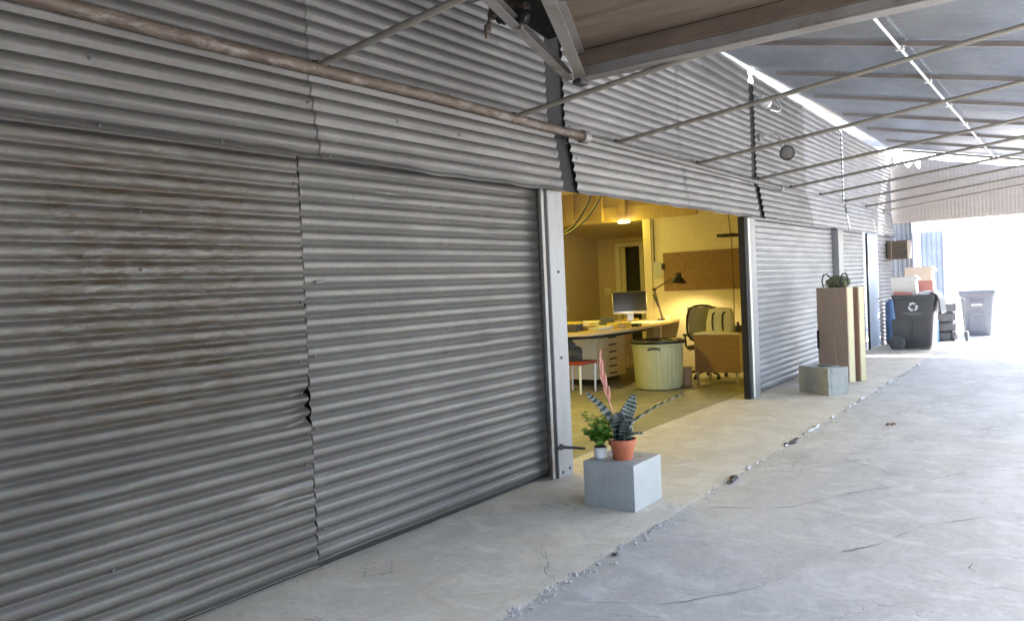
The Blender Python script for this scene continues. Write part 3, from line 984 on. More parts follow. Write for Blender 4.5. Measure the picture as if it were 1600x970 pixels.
# terracotta pot
pl = empty('potted_bromeliad', 'banded leaf bromeliad with pink spike in terracotta pot', 'plant', (5.09, -.875, SB))
pc = Vector((5.09, -.875, 0))
g = MB()
g.lathe([(.066, SB), (.070, SB + .004), (.088, SB + .105), (.100, SB + .108), (.103, SB + .148), (.097, SB + .150), (.092, SB + .128), (.03, SB + .125)], 40, Matrix.Translation(pc))
g.build('pot', M['terracotta'], pl)
g = MB()
g.lathe([(.091, SB + .128), (.05, SB + .133), (.005, SB + .13)], 24, Matrix.Translation(pc))
g.build('soil', M['soil'], pl)
def leaf(pts, w, mat, name='leaf', thick=.002, fold=.35, up=(0, 0, 1), parent=None, tip=.12, n=22):
    P = [Vector(p) for p in pts]
    def cat(t):
        t = t * (len(P) - 1)
        i = min(int(t), len(P) - 2)
        u = t - i
        p0, p1, p2, p3 = P[max(i - 1, 0)], P[i], P[i + 1], P[min(i + 2, len(P) - 1)]
        return .5 * ((2 * p1) + (p2 - p0) * u + (2 * p0 - 5 * p1 + 4 * p2 - p3) * u * u + (3 * p1 - p0 - 3 * p2 + p3) * u ** 3)
    g = MB()
    upv = Vector(up)
    def f(a, b_):
        p = cat(a)
        t = (cat(min(1, a + .02)) - cat(max(0, a - .02))).normalized()
        s_ = t.cross(upv).normalized()
        nn = s_.cross(t).normalized()
        ww = w * (.75 + .25 * math.sin(math.pi * min(1, a * 1.3))) * (1 if a < .72 else max(tip, math.cos((a - .72) / .28 * math.pi / 2) ** .7))
        k = b_ * 2 - 1
        return p + s_ * (k * ww) + nn * (abs(k) ** 1.5 * ww * fold) + nn * (.004 * mnoise.noise(Vector((a * 6, b_ * 2, w * 90))))
    g.grid(f, n, 6)
    g.recalc = False
    o = g.build(name, mat, parent)
    so = o.modifiers.new('thickness', 'SOLIDIFY')
    so.thickness = thick
    return o
bx, by, bz = 5.09, -.875, SB + .12
cam_dir = Vector((-.83, -.5, 0)).normalized()
leaf([(bx, by + .01, bz), (5.07, -.865, .60), (5.06, -.855, .67)], .058, M['banded_dark'], parent=pl, up=(-.8, -.55, .3), fold=.25, tip=.5)
leaf([(bx + .02, by - .02, bz), (5.11, -.90, .62), (5.13, -.93, .71), (5.12, -.965, .795)], .052, M['banded'], parent=pl, up=(-.8, -.5, .4), fold=.2, tip=.55)
leaf([(bx, by - .02, bz), (5.09, -.945, .57), (5.12, -1.09, .68), (5.14, -1.22, .755), (5.16, -1.335, .805)], .031, M['banded'], parent=pl, up=(-.35, .6, .8), fold=.5, tip=.1)
leaf([(bx, by + .02, bz), (5.08, -.80, .59), (5.08, -.72, .69), (5.08, -.64, .755), (5.09, -.585, .80)], .030, M['banded'], parent=pl, up=(-.5, -.5, .6), fold=.55, tip=.1)
leaf([(bx - .02, by - .02, bz), (5.05, -.93, .49), (5.04, -1.0, .525), (5.04, -1.07, .535)], .022, M['banded'], parent=pl, up=(-.4, .2, .9), fold=.4, tip=.1)
leaf([(bx + .02, by, bz), (5.15, -.86, .58), (5.19, -.84, .66)], .05, M['banded_dark'], parent=pl, up=(-.8, -.5, .2), fold=.3, tip=.4)
leaf([(bx - .01, by - .015, bz), (5.05, -.915, .55), (5.04, -.935, .62)], .04, M['banded_dark'], parent=pl, up=(-.8, -.5, .3), fold=.3, tip=.4)
sp = MB()
sp.tube([(bx, by + .01, bz), (5.09, -.83, .62), (5.085, -.79, .72), (5.08, -.755, .82), (5.08, -.74, .92)], [.007, .006, .005, .0045, .004], 8)
flw = sp.build('flower_stalk', M['bract'], pl)
for k, (y, z, l, dy) in enumerate(((-.775, .77, .14, .02), (-.765, .80, .15, -.015), (-.75, .85, .16, .018), (-.745, .89, .16, -.012), (-.74, .93, .17, .012), (-.738, .96, .17, .0), (-.785, .74, .12, -.02))):
    leaf([(5.08, y, z), (5.07, y + dy * .8 + .004, z + l * .5), (5.08, y + dy * .5 + .006, z + l)], .0075, M['bract'], 'bract', .001, .6, (-.8, -.5, .2), pl, .05, 10)
# herb
hb = empty('potted_herb', 'small bushy green herb in a white pot', 'plant', (5.06, -.705, SB))
hc = Vector((5.06, -.705, 0))
g = MB()
g.lathe([(.040, SB), (.043, SB + .003), (.050, SB + .075), (.053, SB + .08), (.048, SB + .081), (.046, SB + .07), (.02, SB + .068)], 32, Matrix.Translation(hc))
g.build('pot', M['white_pot'], hb)
g = MB()
g.blob((hc.x, hc.y, SB + .082), (.047, .047, .016), .4, 4, 2, 2)
g.build('soil', M['soil'], hb)
r2 = random.Random(11)
gs, gl = MB(), MB()
for k in range(36):
    a = r2.random() * 6.283
    rad = .02 + .10 * math.sqrt(r2.random())
    h = .07 + .22 * r2.random() * (1 - .3 * rad / .1)
    if k in (3, 9):
        a, rad, h = 1.6, .13, .24
    tip = Vector((hc.x + rad * math.cos(a), hc.y + rad * math.sin(a), SB + .08 + h))
    base = Vector((hc.x + .02 * math.cos(a), hc.y + .02 * math.sin(a), SB + .08))
    mid = base.lerp(tip, .5) + Vector((0, 0, .03))
    gs.tube([base, mid, tip], [.002, .0016, .001], 5)
    for j in range(11):
        t = .3 + .72 * j / 10
        p = base.lerp(mid, t * 2) if t < .5 else mid.lerp(tip, (t - .5) * 2)
        da = r2.random() * 6.283
        d = Vector((math.cos(da), math.sin(da), .25 + .4 * r2.random() - .3)).normalized()
        s_ = d.cross(Vector((r2.gauss(0, .3), r2.gauss(0, .3), 1))).normalized()
        nn = s_.cross(d)
        l = .028 + .028 * r2.random()
        w = l * .42
        q = [p, p + d * l * .3 + s_ * w * .8 + nn * .003, p + d * l * .65 + s_ * w + nn * .003, p + d * l + nn * -.004, p + d * l * .65 - s_ * w + nn * .003, p + d * l * .3 - s_ * w * .8 + nn * .003]
        c_ = gl.bm.verts.new(p + d * l * .5 - nn * .003)
        vs = [gl.bm.verts.new(x) for x in q]
        for i in range(6):
            gl._f([vs[i], vs[(i + 1) % 6], c_])
gs.build('stem', M['herb'], hb)
gl.build('foliage', M['herb'], hb, sharp=None)
# pebble-like bulb lying on the block
g = MB()
g.blob((5.22, -.955, SB + .006), (.02, .008, .007), .3, 3, 5, 2)
o = g.build('dry_leaf_scrap', M['leaf_dry'])
tag(o, 'tiny brown scrap lying on the painted block behind the pot', 'leaf')
# dead leaf on yard
g = MB()
for (dx, dy, s_) in ((0, 0, .04), (.03, -.04, .025)):
    def f(a, b_, dx=dx, dy=dy, s_=s_):
        k = b_ * 2 - 1
        w = s_ * .5 * math.sin(math.pi * (a * .9 + .05))
        return Vector((8.96 + dx + (a - .5) * s_ * 1.6 * .6 + k * w * .5, -1.93 + dy + (a - .5) * s_ * 1.6 - k * w, -.006 + .018 * abs(k) + .01 * math.sin(a * 5)))
    g.grid(f, 8, 4)
o = g.build('dead_leaf', M['leaf_dry'])
tag(o, 'curled brown dead leaf lying alone on the yard concrete', 'leaf')

# hollow block
def frame(ox, oy, dx, dy):
    d = Vector((dx, dy, 0)).normalized()
    n_ = Vector((d.y, -d.x, 0))
    if n_.x < 0:
        n_ = -n_
    m_ = Matrix.Identity(4)
    m_.col[0][:3] = d
    m_.col[1][:3] = n_
    m_.col[2][:3] = (0, 0, 1)
    m_.col[3][:3] = (ox, oy, 0)
    return m_
hbk = MB()
Fm = frame(11.15, -.39, -.31, -.47)
w_, d_, h_ = .56, .34, .36
for lo, hi in (((0, 0, .001), (w_, .045, h_)), ((0, d_ - .045, .001), (w_, d_, h_)), ((0, .0455, .001), (.045, d_ - .0455, h_)), ((w_ - .045, .0455, .001), (w_, d_ - .0455, h_)), ((w_ * .72, .0455, .001), (w_ * .72 + .04, d_ - .0455, h_)), ((.0455, .0455, .001), (w_ - .0455, d_ - .0455, .05))):
    roughbox(hbk, lo, hi, Fm, .03, .0018, .012 if hi[2] > .3 else .004, lo[0] * 9)
o = hbk.build('concrete_block', M['block_raw'])
tag(o, 'hollow raw concrete block with open top before the brown panels', 'block')

# tall brown panels
Fp = frame(12.70, -.25, -.43, -.54)
def tall(label, off, th, y0, w):
    p = empty('tall_panel', label, 'panel', tuple(Fp @ Vector((.35, y0, 0))), 'brown panels standing on end')
    g = MB()
    g.box((off, y0, .001), (off + w, y0 + .012, 1.39), .002, Fp)
    g.box((off, y0 + th - .012, .001), (off + w, y0 + th, 1.39), .002, Fp)
    g.build('face_board', M['door_brown'], p)
    g = MB()
    g.box((off + w - .05, y0 + .0125, .001), (off + w + .003, y0 + th - .0125, 1.392), .003, Fp)
    g.box((off - .003, y0 + .0125, .001), (off + .05, y0 + th - .0125, 1.392), .003, Fp)
    g.box((off + .0505, y0 + .0125, 1.34), (off + w - .0505, y0 + th - .0125, 1.39), .002, Fp)
    g.build('edge_strip', M['door_edge'], p)
    return p
p1 = tall('front tall brown panel with pale edge, twine hanging on it', 0, .115, 0, .69)
tall('rear tall brown panel half hidden behind the front one', .0, .105, .20, .69)
g = MB()
for (z) in (.60,):
    g.box((.15, -.0025, z - .004), (.69, -.0005, z + .004), 0, Fp)
tw = g
tw.tube([Fp @ Vector(p) for p in ((.40, -.006, .60), (.42, -.012, .50), (.43, -.015, .36), (.47, -.03, .22), (.50, -.035, .14), (.47, -.05, .05), (.42, -.06, .008))], .006, 7)
o = tw.build('twine', M['twine'])
tag(o, 'pale twine tied round the front brown panel', 'twine')
g = MB()
g.box((.015, -.03, .46), (.045, -.001, .74), .006, Fp)
g.build('handle', M['black_plastic'], p1)
# olive bag on top
bg = empty('duffel_bag', 'crumpled olive bag with black handles on the brown panels', 'bag', tuple(Fp @ Vector((.33, .15, 1.392))))
g = MB()
Rb = Fp.to_3x3().to_4x4()
for k, (u, v_, z, a, b__, c_) in enumerate(((.34, .15, 1.475, .17, .13, .085), (.26, .13, 1.46, .12, .11, .07), (.42, .15, 1.465, .12, .12, .075), (.33, .13, 1.52, .10, .08, .05))):
    g.blob(Fp @ Vector((u, v_, z)), (a, b__, c_), .35, 2.6, k * 3.1, 4, Rb)
g.build('body', M['olive'], bg)
for (u, du) in ((.13, -.02), (.52, .02)):
    g = MB()
    g.tube([Fp @ Vector(p) for p in ((u - .02, .05, 1.40), (u - .03 + du, .05, 1.50), (u + du, .06, 1.59), (u + .05 + du, .08, 1.60), (u + .09, .10, 1.52), (u + .09, .10, 1.42))], .011, 8)
    g.build('handle', M['black'], bg)
g = MB()
g.blob(Fp @ Vector((.17, .10, 1.43)), (.06, .06, .04), .4, 3, 8, 3, Rb)
g.build('white_tag', M['white_plastic'], bg)

# ================================================================== FAR END: bins, tyres, boxes
def tapered(mb, lo, hi, zb, zt, tx, ty, bev=.0):
    """open-top look-alike tapered tub: lo/hi top rectangle, inset tx,ty at the bottom"""
    (x0, y0), (x1, y1) = lo, hi
    mb.hexa([(x0 + tx, y0 + ty, zb), (x1 - tx, y0 + ty, zb), (x1 - tx, y1 - ty, zb), (x0 + tx, y1 - ty, zb),
             (x0, y0, zt), (x1, y0, zt), (x1, y1, zt), (x0, y1, zt)])
    return mb
def tub(mb, lo, hi, zb, zt, tx, ty, t=.025):
    (x0, y0), (x1, y1) = lo, hi
    b_ = mb.bm
    def ring(i, z, k):
        f = 1 - (z - zb) / (zt - zb)
        r_ = .05
        X0, X1, Y0, Y1 = x0 + tx * f + i, x1 - tx * f - i, y0 + ty * f + i, y1 - ty * f - i
        pts = []
        for (cx_, cy_, a0) in ((X1 - r_, Y1 - r_, 0), (X0 + r_, Y1 - r_, 90), (X0 + r_, Y0 + r_, 180), (X1 - r_, Y0 + r_, 270)):
            for q in range(5):
                a = R(a0 + 22.5 * q)
                pts.append((cx_ + r_ * math.cos(a), cy_ + r_ * math.sin(a), z))
        return [b_.verts.new(p) for p in pts]
    rings = [ring(.02, zb, 0), ring(0, zb + .03, 0), ring(0, zt - .09, 0), ring(-.02, zt - .085, 0), ring(-.02, zt, 0), ring(t, zt, 0), ring(t, zb + .05, 0)]
    for A, B in zip(rings, rings[1:]):
        k = len(A)
        for i in range(k):
            mb._f([A[i], A[(i + 1) % k], B[(i + 1) % k], B[i]])
    mb._f(rings[0][::-1])
    mb._f(rings[-1])
    return mb
w1 = empty('wheelie_bin', 'overfilled dark grey wheelie bin with recycling symbol and lid flung open', 'bin', (18.0, -.8, -.012), 'wheelie bins')
B0, B1 = (17.66, -1.20), (18.36, -.42)
g = MB()
tub(g, B0, B1, .04, 1.10, .06, .085)
# moulded panels on the near face
for k in range(2):
    y0_, y1_ = -1.08 + k * .37, -.77 + k * .37
    fx = lambda z: 17.66 + .06 * (1.01 - z) / .97
    g.hexa([(fx(.18) + .01, y0_, .18), (fx(.18) - .006, y0_ + .01, .19), (fx(.18) - .006, y1_ - .01, .19), (fx(.18) + .01, y1_, .18),
            (fx(.62) + .01, y0_, .62), (fx(.61) - .006, y0_ + .01, .61), (fx(.61) - .006, y1_ - .01, .61), (fx(.62) + .01, y1_, .62)])
g.build('body', M['bin_dark'], w1)
g = MB()
def lidf(a, b_):
    ang = a * 2.3
    y = -1.20 - .30 * math.sin(ang) * (1 if ang < 1.57 else 1) + 0
    z = 1.10 + .03 - .24 * (1 - math.cos(ang)) + .02 * math.sin(ang * 2)
    y = -1.13 - .16 * math.sin(min(ang, 1.6)) - .03 * max(0, ang - 1.6)
    return Vector((17.64 + .74 * b_, y, z + .05 * math.sin(math.pi * b_) * (1 - a)))
g.grid(lidf, 14, 8)
o = g.build('lid', M['bin_dark'], w1)
so = o.modifiers.new('t', 'SOLIDIFY')
so.thickness = .022
for x in (17.60, 18.38):
    g = MB()
    Mw = Matrix.Translation((x, -.50, .14)) @ Matrix.Rotation(R(90), 4, 'Y')
    g.lathe([(.045, -.04), (.10, -.045), (.135, -.04), (.152, -.025), (.152, .025), (.135, .04), (.10, .045), (.045, .04)], 28, Mw)
    ww = g.build('wheel', M['rubber'], w1)
    g = MB()
    g.lathe([(.02, -.052), (.085, -.046), (.095, -.035)], 20, Mw)
    g.build('hub', M['bin_dark'], ww)
g = MB()
g.tube([(17.60, -.50, .14), (18.38, -.50, .14)], .014, 8)
g.build('axle', M['steel_dark'], w1)
# recycling symbol: three chasing arrows, and a worn line of print
g = MB()
cx_, cz_ = -.80, .86
def face_x(z):
    return 17.66 + .06 * max(0, 1.01 - z) / .97 - .004
def tri_pt(a, r_):
    return Vector((face_x(cz_ + r_ * math.sin(a)), cx_ - r_ * math.cos(a), cz_ + r_ * math.sin(a)))
for k in range(3):
    a0 = R(90 + 120 * k)
    ro, ri = .095, .052
    A = [tri_pt(a0 + R(d), rr_) for d, rr_ in ((-38, ro * .95), (0, ro), (30, ro * .93), (30, ri), (0, ri * 1.05), (-38, ri))]
    g.poly(A, .002, (-1, 0, 0))
    a1 = a0 + R(30)
    g.poly([tri_pt(a1, ro * 1.12), tri_pt(a1 + R(34), (ro + ri) / 2 * 1.05), tri_pt(a1, ri * .6)], .002, (-1, 0, 0))
g.build('recycling_symbol', M['print'], w1)
g = MB()
r3 = random.Random(5)
for ln, (z, n_, w_) in enumerate(((.735, 15, .40), (.70, 11, .29))):
    for i in range(n_):
        y = cx_ + w_ / 2 - w_ * (i + .5) / n_
        z_ = z + .016 * ((i + .5) / n_ * 2 - 1) ** 2
        cw = w_ / n_ * .34
        g.box((face_x(z_) - .002, y - cw, z_ - .011), (face_x(z_) + .001, y + cw * (.2 + .6 * r3.random()), z_ + .011))
g.build('worn_lettering', M['print_faint'], w1)
# boxes in the bin
def card(name, label, cat, lo, hi, mat, Mx=None, flaps=False, group=None, tape=None):
    g = MB()
    g.box(lo, hi, .006, Mx)
    if flaps:
        g.box((lo[0], lo[1] - .12, hi[2] - .004), (hi[0], lo[1] + .0, hi[2] + .004), .002, (Mx or Matrix()) @ Matrix.Translation((0, lo[1], hi[2])) @ Matrix.Rotation(R(55), 4, 'X') @ Matrix.Translation((0, -lo[1], -hi[2])))
    o = g.build(name, mat)
    tag(o, label, cat, group)
    if tape:
        g = MB()
        c_ = (lo[1] + hi[1]) / 2
        g.box((lo[0] - .002, c_ - .03, lo[2] + .01), (lo[0] - .0005, c_ + .03, hi[2] - .01), 0, Mx)
        g.build('tape', tape, o)
    return o
card('cardboard_box', 'pale tilted cardboard box sticking out of the dark wheelie bin', 'box', (17.82, -.85, 1.02), (18.15, -.40, 1.47), M['white_box'], Matrix.Translation((18, -.6, 1.1)) @ Matrix.Rotation(R(-4), 4, 'X') @ Matrix.Translation((-18, .6, -1.1)), True)
card('cardboard_box', 'flattened red box edge showing at the rim of the dark bin', 'box', (17.71, -.78, 1.0), (17.80, -.44, 1.165), M['red_box'], Matrix.Translation((17.7, -.6, 1.1)) @ Matrix.Rotation(R(5), 4, 'X') @ Matrix.Translation((-17.7, .6, -1.1)))
g = MB()
g.blob((17.95, -1.02, 1.10), (.18, .16, .07), .4, 2.5, 4, 3)
o = g.build('plastic_bag', M['white_plastic'])
tag(o, 'white plastic bag bulging at the right of the dark bin', 'bag')
# stack behind the bin
card('storage_tote', 'blue plastic tote at the bottom of the stack behind the dark bin', 'tote', (19.1, -1.0, -.011), (19.6, -.50, .50), M['blue'])
card('cardboard_box', 'white carton between the blue tote and the red box', 'box', (19.15, -.96, .503), (19.6, -.44, 1.10), M['white_box'])
card('cardboard_box', 'red carton under the peach box behind the dark bin', 'box', (19.2, -.96, 1.103), (19.6, -.50, 1.36), M['red_box'])
card('cardboard_box', 'open peach box topmost on the stack behind the dark bin', 'box', (19.18, -.94, 1.363), (19.6, -.42, 1.66), M['peach'], None, True)
# blue drum by the wall
bd = empty('blue_drum', 'slim light blue drum standing against the wall left of dark bin', 'drum', (19.0, -.18, 0))
g = MB()
g.lathe([(.10, .001), (.125, .02), (.125, .45), (.13, .46), (.13, .48), (.125, .49), (.125, .86), (.10, .93), (.05, .95), (.05, .985), (.01, .99)], 24, Matrix.Translation((19.0, -.16, 0)))
g.build('body', M['blue'], bd)
g = MB()
g.lathe([(.052, .985), (.055, .99), (.055, 1.01), (.02, 1.012)], 16, Matrix.Translation((19.0, -.16, 0)))
g.build('cap', M['white_plastic'], bd)
# tyres
tyl = ['bottom tyre of the stack beside the hand truck', 'second tyre up in the stack beside the hand truck', 'third tyre up in the stack beside the hand truck', 'topmost tyre of the stack beside the hand truck']
for k in range(4):
    ty = empty('tyre', tyl[k], 'tyre', (20.05 + .02 * (k % 2), -.97 + .015 * ((k * 7) % 3 - 1), .215 * k - .011), 'stacked tyres')
    Mt = Matrix.Translation(ty.location)
    g = MB()
    def rf(r_, z, a):
        return r_ - (.006 if (r_ > .315 and int(a * 40 / 6.283) % 2) else 0)
    g.lathe([(.19, .02), (.21, .0), (.27, .004), (.31, .03), (.322, .05), (.322, .16), (.31, .18), (.27, .207), (.21, .21), (.19, .19)], 80, Mt, rf, cap=False)
    g.bm.verts.ensure_lookup_table()
    n_ = 80
    vv = g.bm.verts[:]
    for i in range(n_):
        g._f([vv[9 * n_ + i], vv[9 * n_ + (i + 1) % n_], vv[(i + 1) % n_], vv[i]])
    g.build('carcass', M['rubber'], ty)
# hand truck
ht = empty('hand_truck', 'grey hand truck leaning beside the stacked tyres', 'hand truck', (19.9, -1.36, 0))
g = MB()
for y in (-1.28, -1.46):
    g.tube([(19.85, y, .12), (19.9, y, .5), (19.97, y, .88)], .014, 8)
g.tube([(19.97, -1.28, .88), (19.93, -1.28, .93), (19.93, -1.46, .93), (19.97, -1.46, .88)], .018, 8)
for z in (.25, .55):
    g.tube([(19.87 + .05 * z, -1.28, z), (19.87 + .05 * z, -1.46, z)], .01, 8)
g.build('frame', M['steel_grey'], ht)
g = MB()
g.box((19.62, -1.50, -.008), (19.85, -1.24, .004), .002)
g.build('toe_plate', M['steel_dark'], ht)
for y in (-1.24, -1.50):
    g = MB()
    g.lathe([(.04, -.03), (.09, -.032), (.115, -.02), (.115, .02), (.09, .032), (.04, .03)], 22, Matrix.Translation((19.9, y, .105)) @ Matrix.Rotation(R(90), 4, 'X'))
    g.build('wheel', M['rubber'], ht)
# second bin
w2 = empty('wheelie_bin', 'lighter grey lidded wheelie bin out in the bright yard', 'bin', (21.8, -1.55, -.012), 'wheelie bins')
g = MB()
tub(g, (21.45, -1.90), (22.1, -1.20), -.01, 1.0, .06, .08)
g.box((21.50, -1.68, .10), (21.52, -1.40, .55), .004, Matrix.Translation((-.03, 0, 0)))
g.build('body', M['bin_grey'], w2)
g = MB()
g.hexa([(21.40, -1.95, 1.002), (22.15, -1.95, 1.002), (22.15, -1.15, 1.002), (21.40, -1.15, 1.002), (21.44, -1.91, 1.06), (22.1, -1.91, 1.09), (22.1, -1.19, 1.09), (21.44, -1.19, 1.06)])
g.build('lid', M['bin_grey'], w2)
g = MB()
g.tube([(21.42, -1.40, .84), (21.40, -1.40, .80), (21.40, -1.70, .80), (21.42, -1.70, .84)], .016, 8)
g.build('grab_bar', M['bin_grey'], w2)
g = MB()
g.box((21.455, -1.66, .70), (21.468, -1.44, .735), .002)
g.build('white_label', M['print'], w2)
g = MB()
g.box((21.462, -1.66, .50), (21.475, -1.46, .515), .001)
for i in range(7):
    g.box((21.462, -1.64 + i * .027, .55), (21.474, -1.628 + i * .027, .59), .001)
g.build('worn_lettering', M['print_faint'], w2)
for y in (-1.30, -1.80):
    g = MB()
    g.lathe([(.05, -.03), (.12, -.03), (.14, -.015), (.14, .015), (.12, .03), (.05, .03)], 24, Matrix.Translation((22.13, y, .13)) @ Matrix.Rotation(R(90), 4, 'X'))
    g.build('wheel', M['rubber'], w2)

# end stub wall, white post, box on wall, neighbours
es = empty('return_wall', 'grey ribbed wall stub standing at the shed corner', 'wall', (20.45, -.15, 0))
g = MB()
corr(g, (20.42, .35, -.01), (0, 0, 1), (0, -1, 0), (-1, 0, 0), 2.82, .74, amp=.014, pitch=.09, nu=6, seed=40.)
g.build('sheet', M['galv_grey'], es)
g = MB()
g.box((20.45, -.54, -.011), (20.56, -.40, 2.9), .006)
o = g.build('timber_post', M['white_plastic'])
tag(o, 'white post at the outer edge of the grey ribbed stub', 'post')
bw = empty('wall_box', 'brown wooden box fixed high on the wall under the fascia end', 'box', (19.5, -.23, 2.08))
g = MB()
g.box((19.42, -.455, 1.86), (19.95, -.03, 2.27), .006)
g.build('case', M['ply_deck'], bw)
g = MB()
g.box((19.412, -.13, 1.865), (19.419, -.115, 2.265), .001)
g.build('batten', M['brown_box'], bw)
g = MB()
g.box((19.412, -.455, 1.865), (19.419, -.44, 2.265), .001)
g.build('batten', M['brown_box'], bw)
nb = empty('neighbour_shed', 'white shed beyond the yard with a grey ribbed door', 'shed', (25, 1, 0))
g = MB()
g.box((24.5, -.62, -.011), (29, 6, 3.4), .01)
g.build('wall', M['fence_white'], nb)
g = MB()
corr(g, (24.44, .35, .2), (0, 0, 1), (0, -1, 0), (-1, 0, 0), 2.42, .86, amp=.014, pitch=.12, nu=4, seed=44.)
g.build('ribbed_door', M['galv_grey'], nb)
g = MB()
g.hexa([(24.2, -.8, 3.41), (29.3, -.8, 3.41), (29.3, 6.2, 3.41), (24.2, 6.2, 3.41), (24.2, -.8, 3.5), (29.3, -.8, 3.5), (29.3, 6.2, 3.9), (24.2, 6.2, 3.9)])
g.build('roof', M['fence_white'], nb)
fe = empty('boundary_fence', 'tall white ribbed fence closing the bright yard', 'fence', (31, -8, 0))
for k in range(9):
    g = MB()
    y0 = 6 - k * 3.0
    corr(g, (31, y0, -.011), (0, 0, 1), (0, -1, 0), (-1, 0, 0), 2.7, 3.0, amp=.012, pitch=.25, nu=3, seg=8, seed=50 + k)
    g.build('panel', M['fence_white'], fe)
    g = MB()
    g.box((31.03, y0 - .05, -.011), (31.13, y0 + .05, 2.75), .005)
    g.build('post', M['fence_white'], fe)

# ================================================================== WORKSHOP INTERIOR
rm = empty('workshop_room', 'yellow lit workshop room behind the open bay', 'room', (10, 3, 0))
def wbox(name, lo, hi, mat, parent=rm, bev=.003):
    g = MB()
    g.box(lo, hi, bev)
    return g.build(name, mat, parent)
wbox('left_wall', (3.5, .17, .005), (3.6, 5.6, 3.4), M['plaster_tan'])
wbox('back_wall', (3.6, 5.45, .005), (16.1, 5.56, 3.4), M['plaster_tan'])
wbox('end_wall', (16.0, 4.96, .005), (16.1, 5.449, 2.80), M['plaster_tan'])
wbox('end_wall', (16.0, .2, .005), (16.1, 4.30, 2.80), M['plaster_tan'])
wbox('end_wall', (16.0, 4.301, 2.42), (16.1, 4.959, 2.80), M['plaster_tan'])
wbox('ceiling', (3.5, .10, 3.401), (13.7, 5.6, 3.48), M['plaster'])
g = MB()
g.hexa([(13.72, .2, 2.82), (16.1, .2, 2.60), (16.1, 5.45, 2.60), (13.72, 5.45, 2.82), (13.72, .2, 2.9), (16.1, .2, 2.9), (16.1, 5.45, 2.9), (13.72, 5.45, 2.9)])
g.build('rear_ceiling', M['plaster_tan'], rm)
pw = wbox('partition', (13.60, .17, .005), (13.70, 2.93, 3.40), M['plaster'])
wbox('partition_edge', (13.575, 2.931, .005), (13.72, 3.09, 2.779), M['plaster'])
wbox('header_beam', (13.56, 2.0, 2.78), (13.595, 5.448, 3.06), M['stud'])
wbox('header_panel', (13.60, 2.931, 2.78), (13.70, 5.448, 3.40), M['plaster_tan'])
for y in (4.62, 3.96, 3.46):
    wbox('stud', (13.47, y - .07, 2.80), (13.555, y + .07, 3.40), M['stud'])
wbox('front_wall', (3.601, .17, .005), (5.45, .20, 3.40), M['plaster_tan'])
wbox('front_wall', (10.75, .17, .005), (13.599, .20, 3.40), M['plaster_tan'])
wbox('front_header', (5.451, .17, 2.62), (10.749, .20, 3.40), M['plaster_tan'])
# rear room door
rd = empty('interior_door', 'cream framed doorway standing dark at the back of the workshop', 'door', (16, 4.6, 0))
wbox('frame', (15.95, 4.86, .006), (15.998, 4.98, 2.50), M['trim'], rd)
wbox('frame', (15.95, 4.28, .006), (15.998, 4.37, 2.50), M['trim'], rd)
wbox('frame', (15.95, 4.371, 2.41), (15.998, 4.859, 2.50), M['trim'], rd)
wbox('leaf', (16.02, 4.76, .01), (16.06, 4.955, 2.40), M['plaster'], rd)
wbox('dark_opening', (16.101, 4.2, .006), (16.15, 5.0, 2.45), M['black'], rd)
g = MB()
g.box((13.575, 1.15, 1.42), (13.597, 2.70, 2.12), .003)
o = g.build('cork_board', M['cork'])
tag(o, 'wide brown cork board on the wall above the desk', 'cork board')
g = MB()
g.box((13.586, 2.745, 1.66), (13.598, 2.90, 1.96), .001)
o = g.build('wall_chart', M['paper_blue'])
tag(o, 'pale sheet pinned to the wall left of the cork board', 'paper')
g = MB()
g.box((13.565, 2.66, 1.82), (13.574, 2.725, 1.93), .002)
o = g.build('photo_print', M['black'])
tag(o, 'small dark print pinned at the cork board corner', 'print')
g = MB()
g.tube([(13.585, 2.88, 2.75), (13.585, 2.88, 1.97)], .010, 8)
o = g.build('wall_conduit', M['steel_dark'])
tag(o, 'thin dark conduit dropping to the pale wall sheet', 'conduit')
ls = empty('light_switch', 'square light switch on the far wall left of doorway', 'switch', (16, 5.2, 1.4))
wbox('plate', (15.988, 5.17, 1.36), (15.999, 5.29, 1.50), M['trim'], ls)
wbox('rocker', (15.982, 5.205, 1.40), (15.9875, 5.255, 1.46), M['plaster_tan'], ls)
g = MB()
g.box((14.5, 5.436, 1.05), (14.62, 5.449, 1.17), .003)
o = g.build('wall_socket', M['trim'])
tag(o, 'wall socket on the tan back wall above the desk', 'socket')
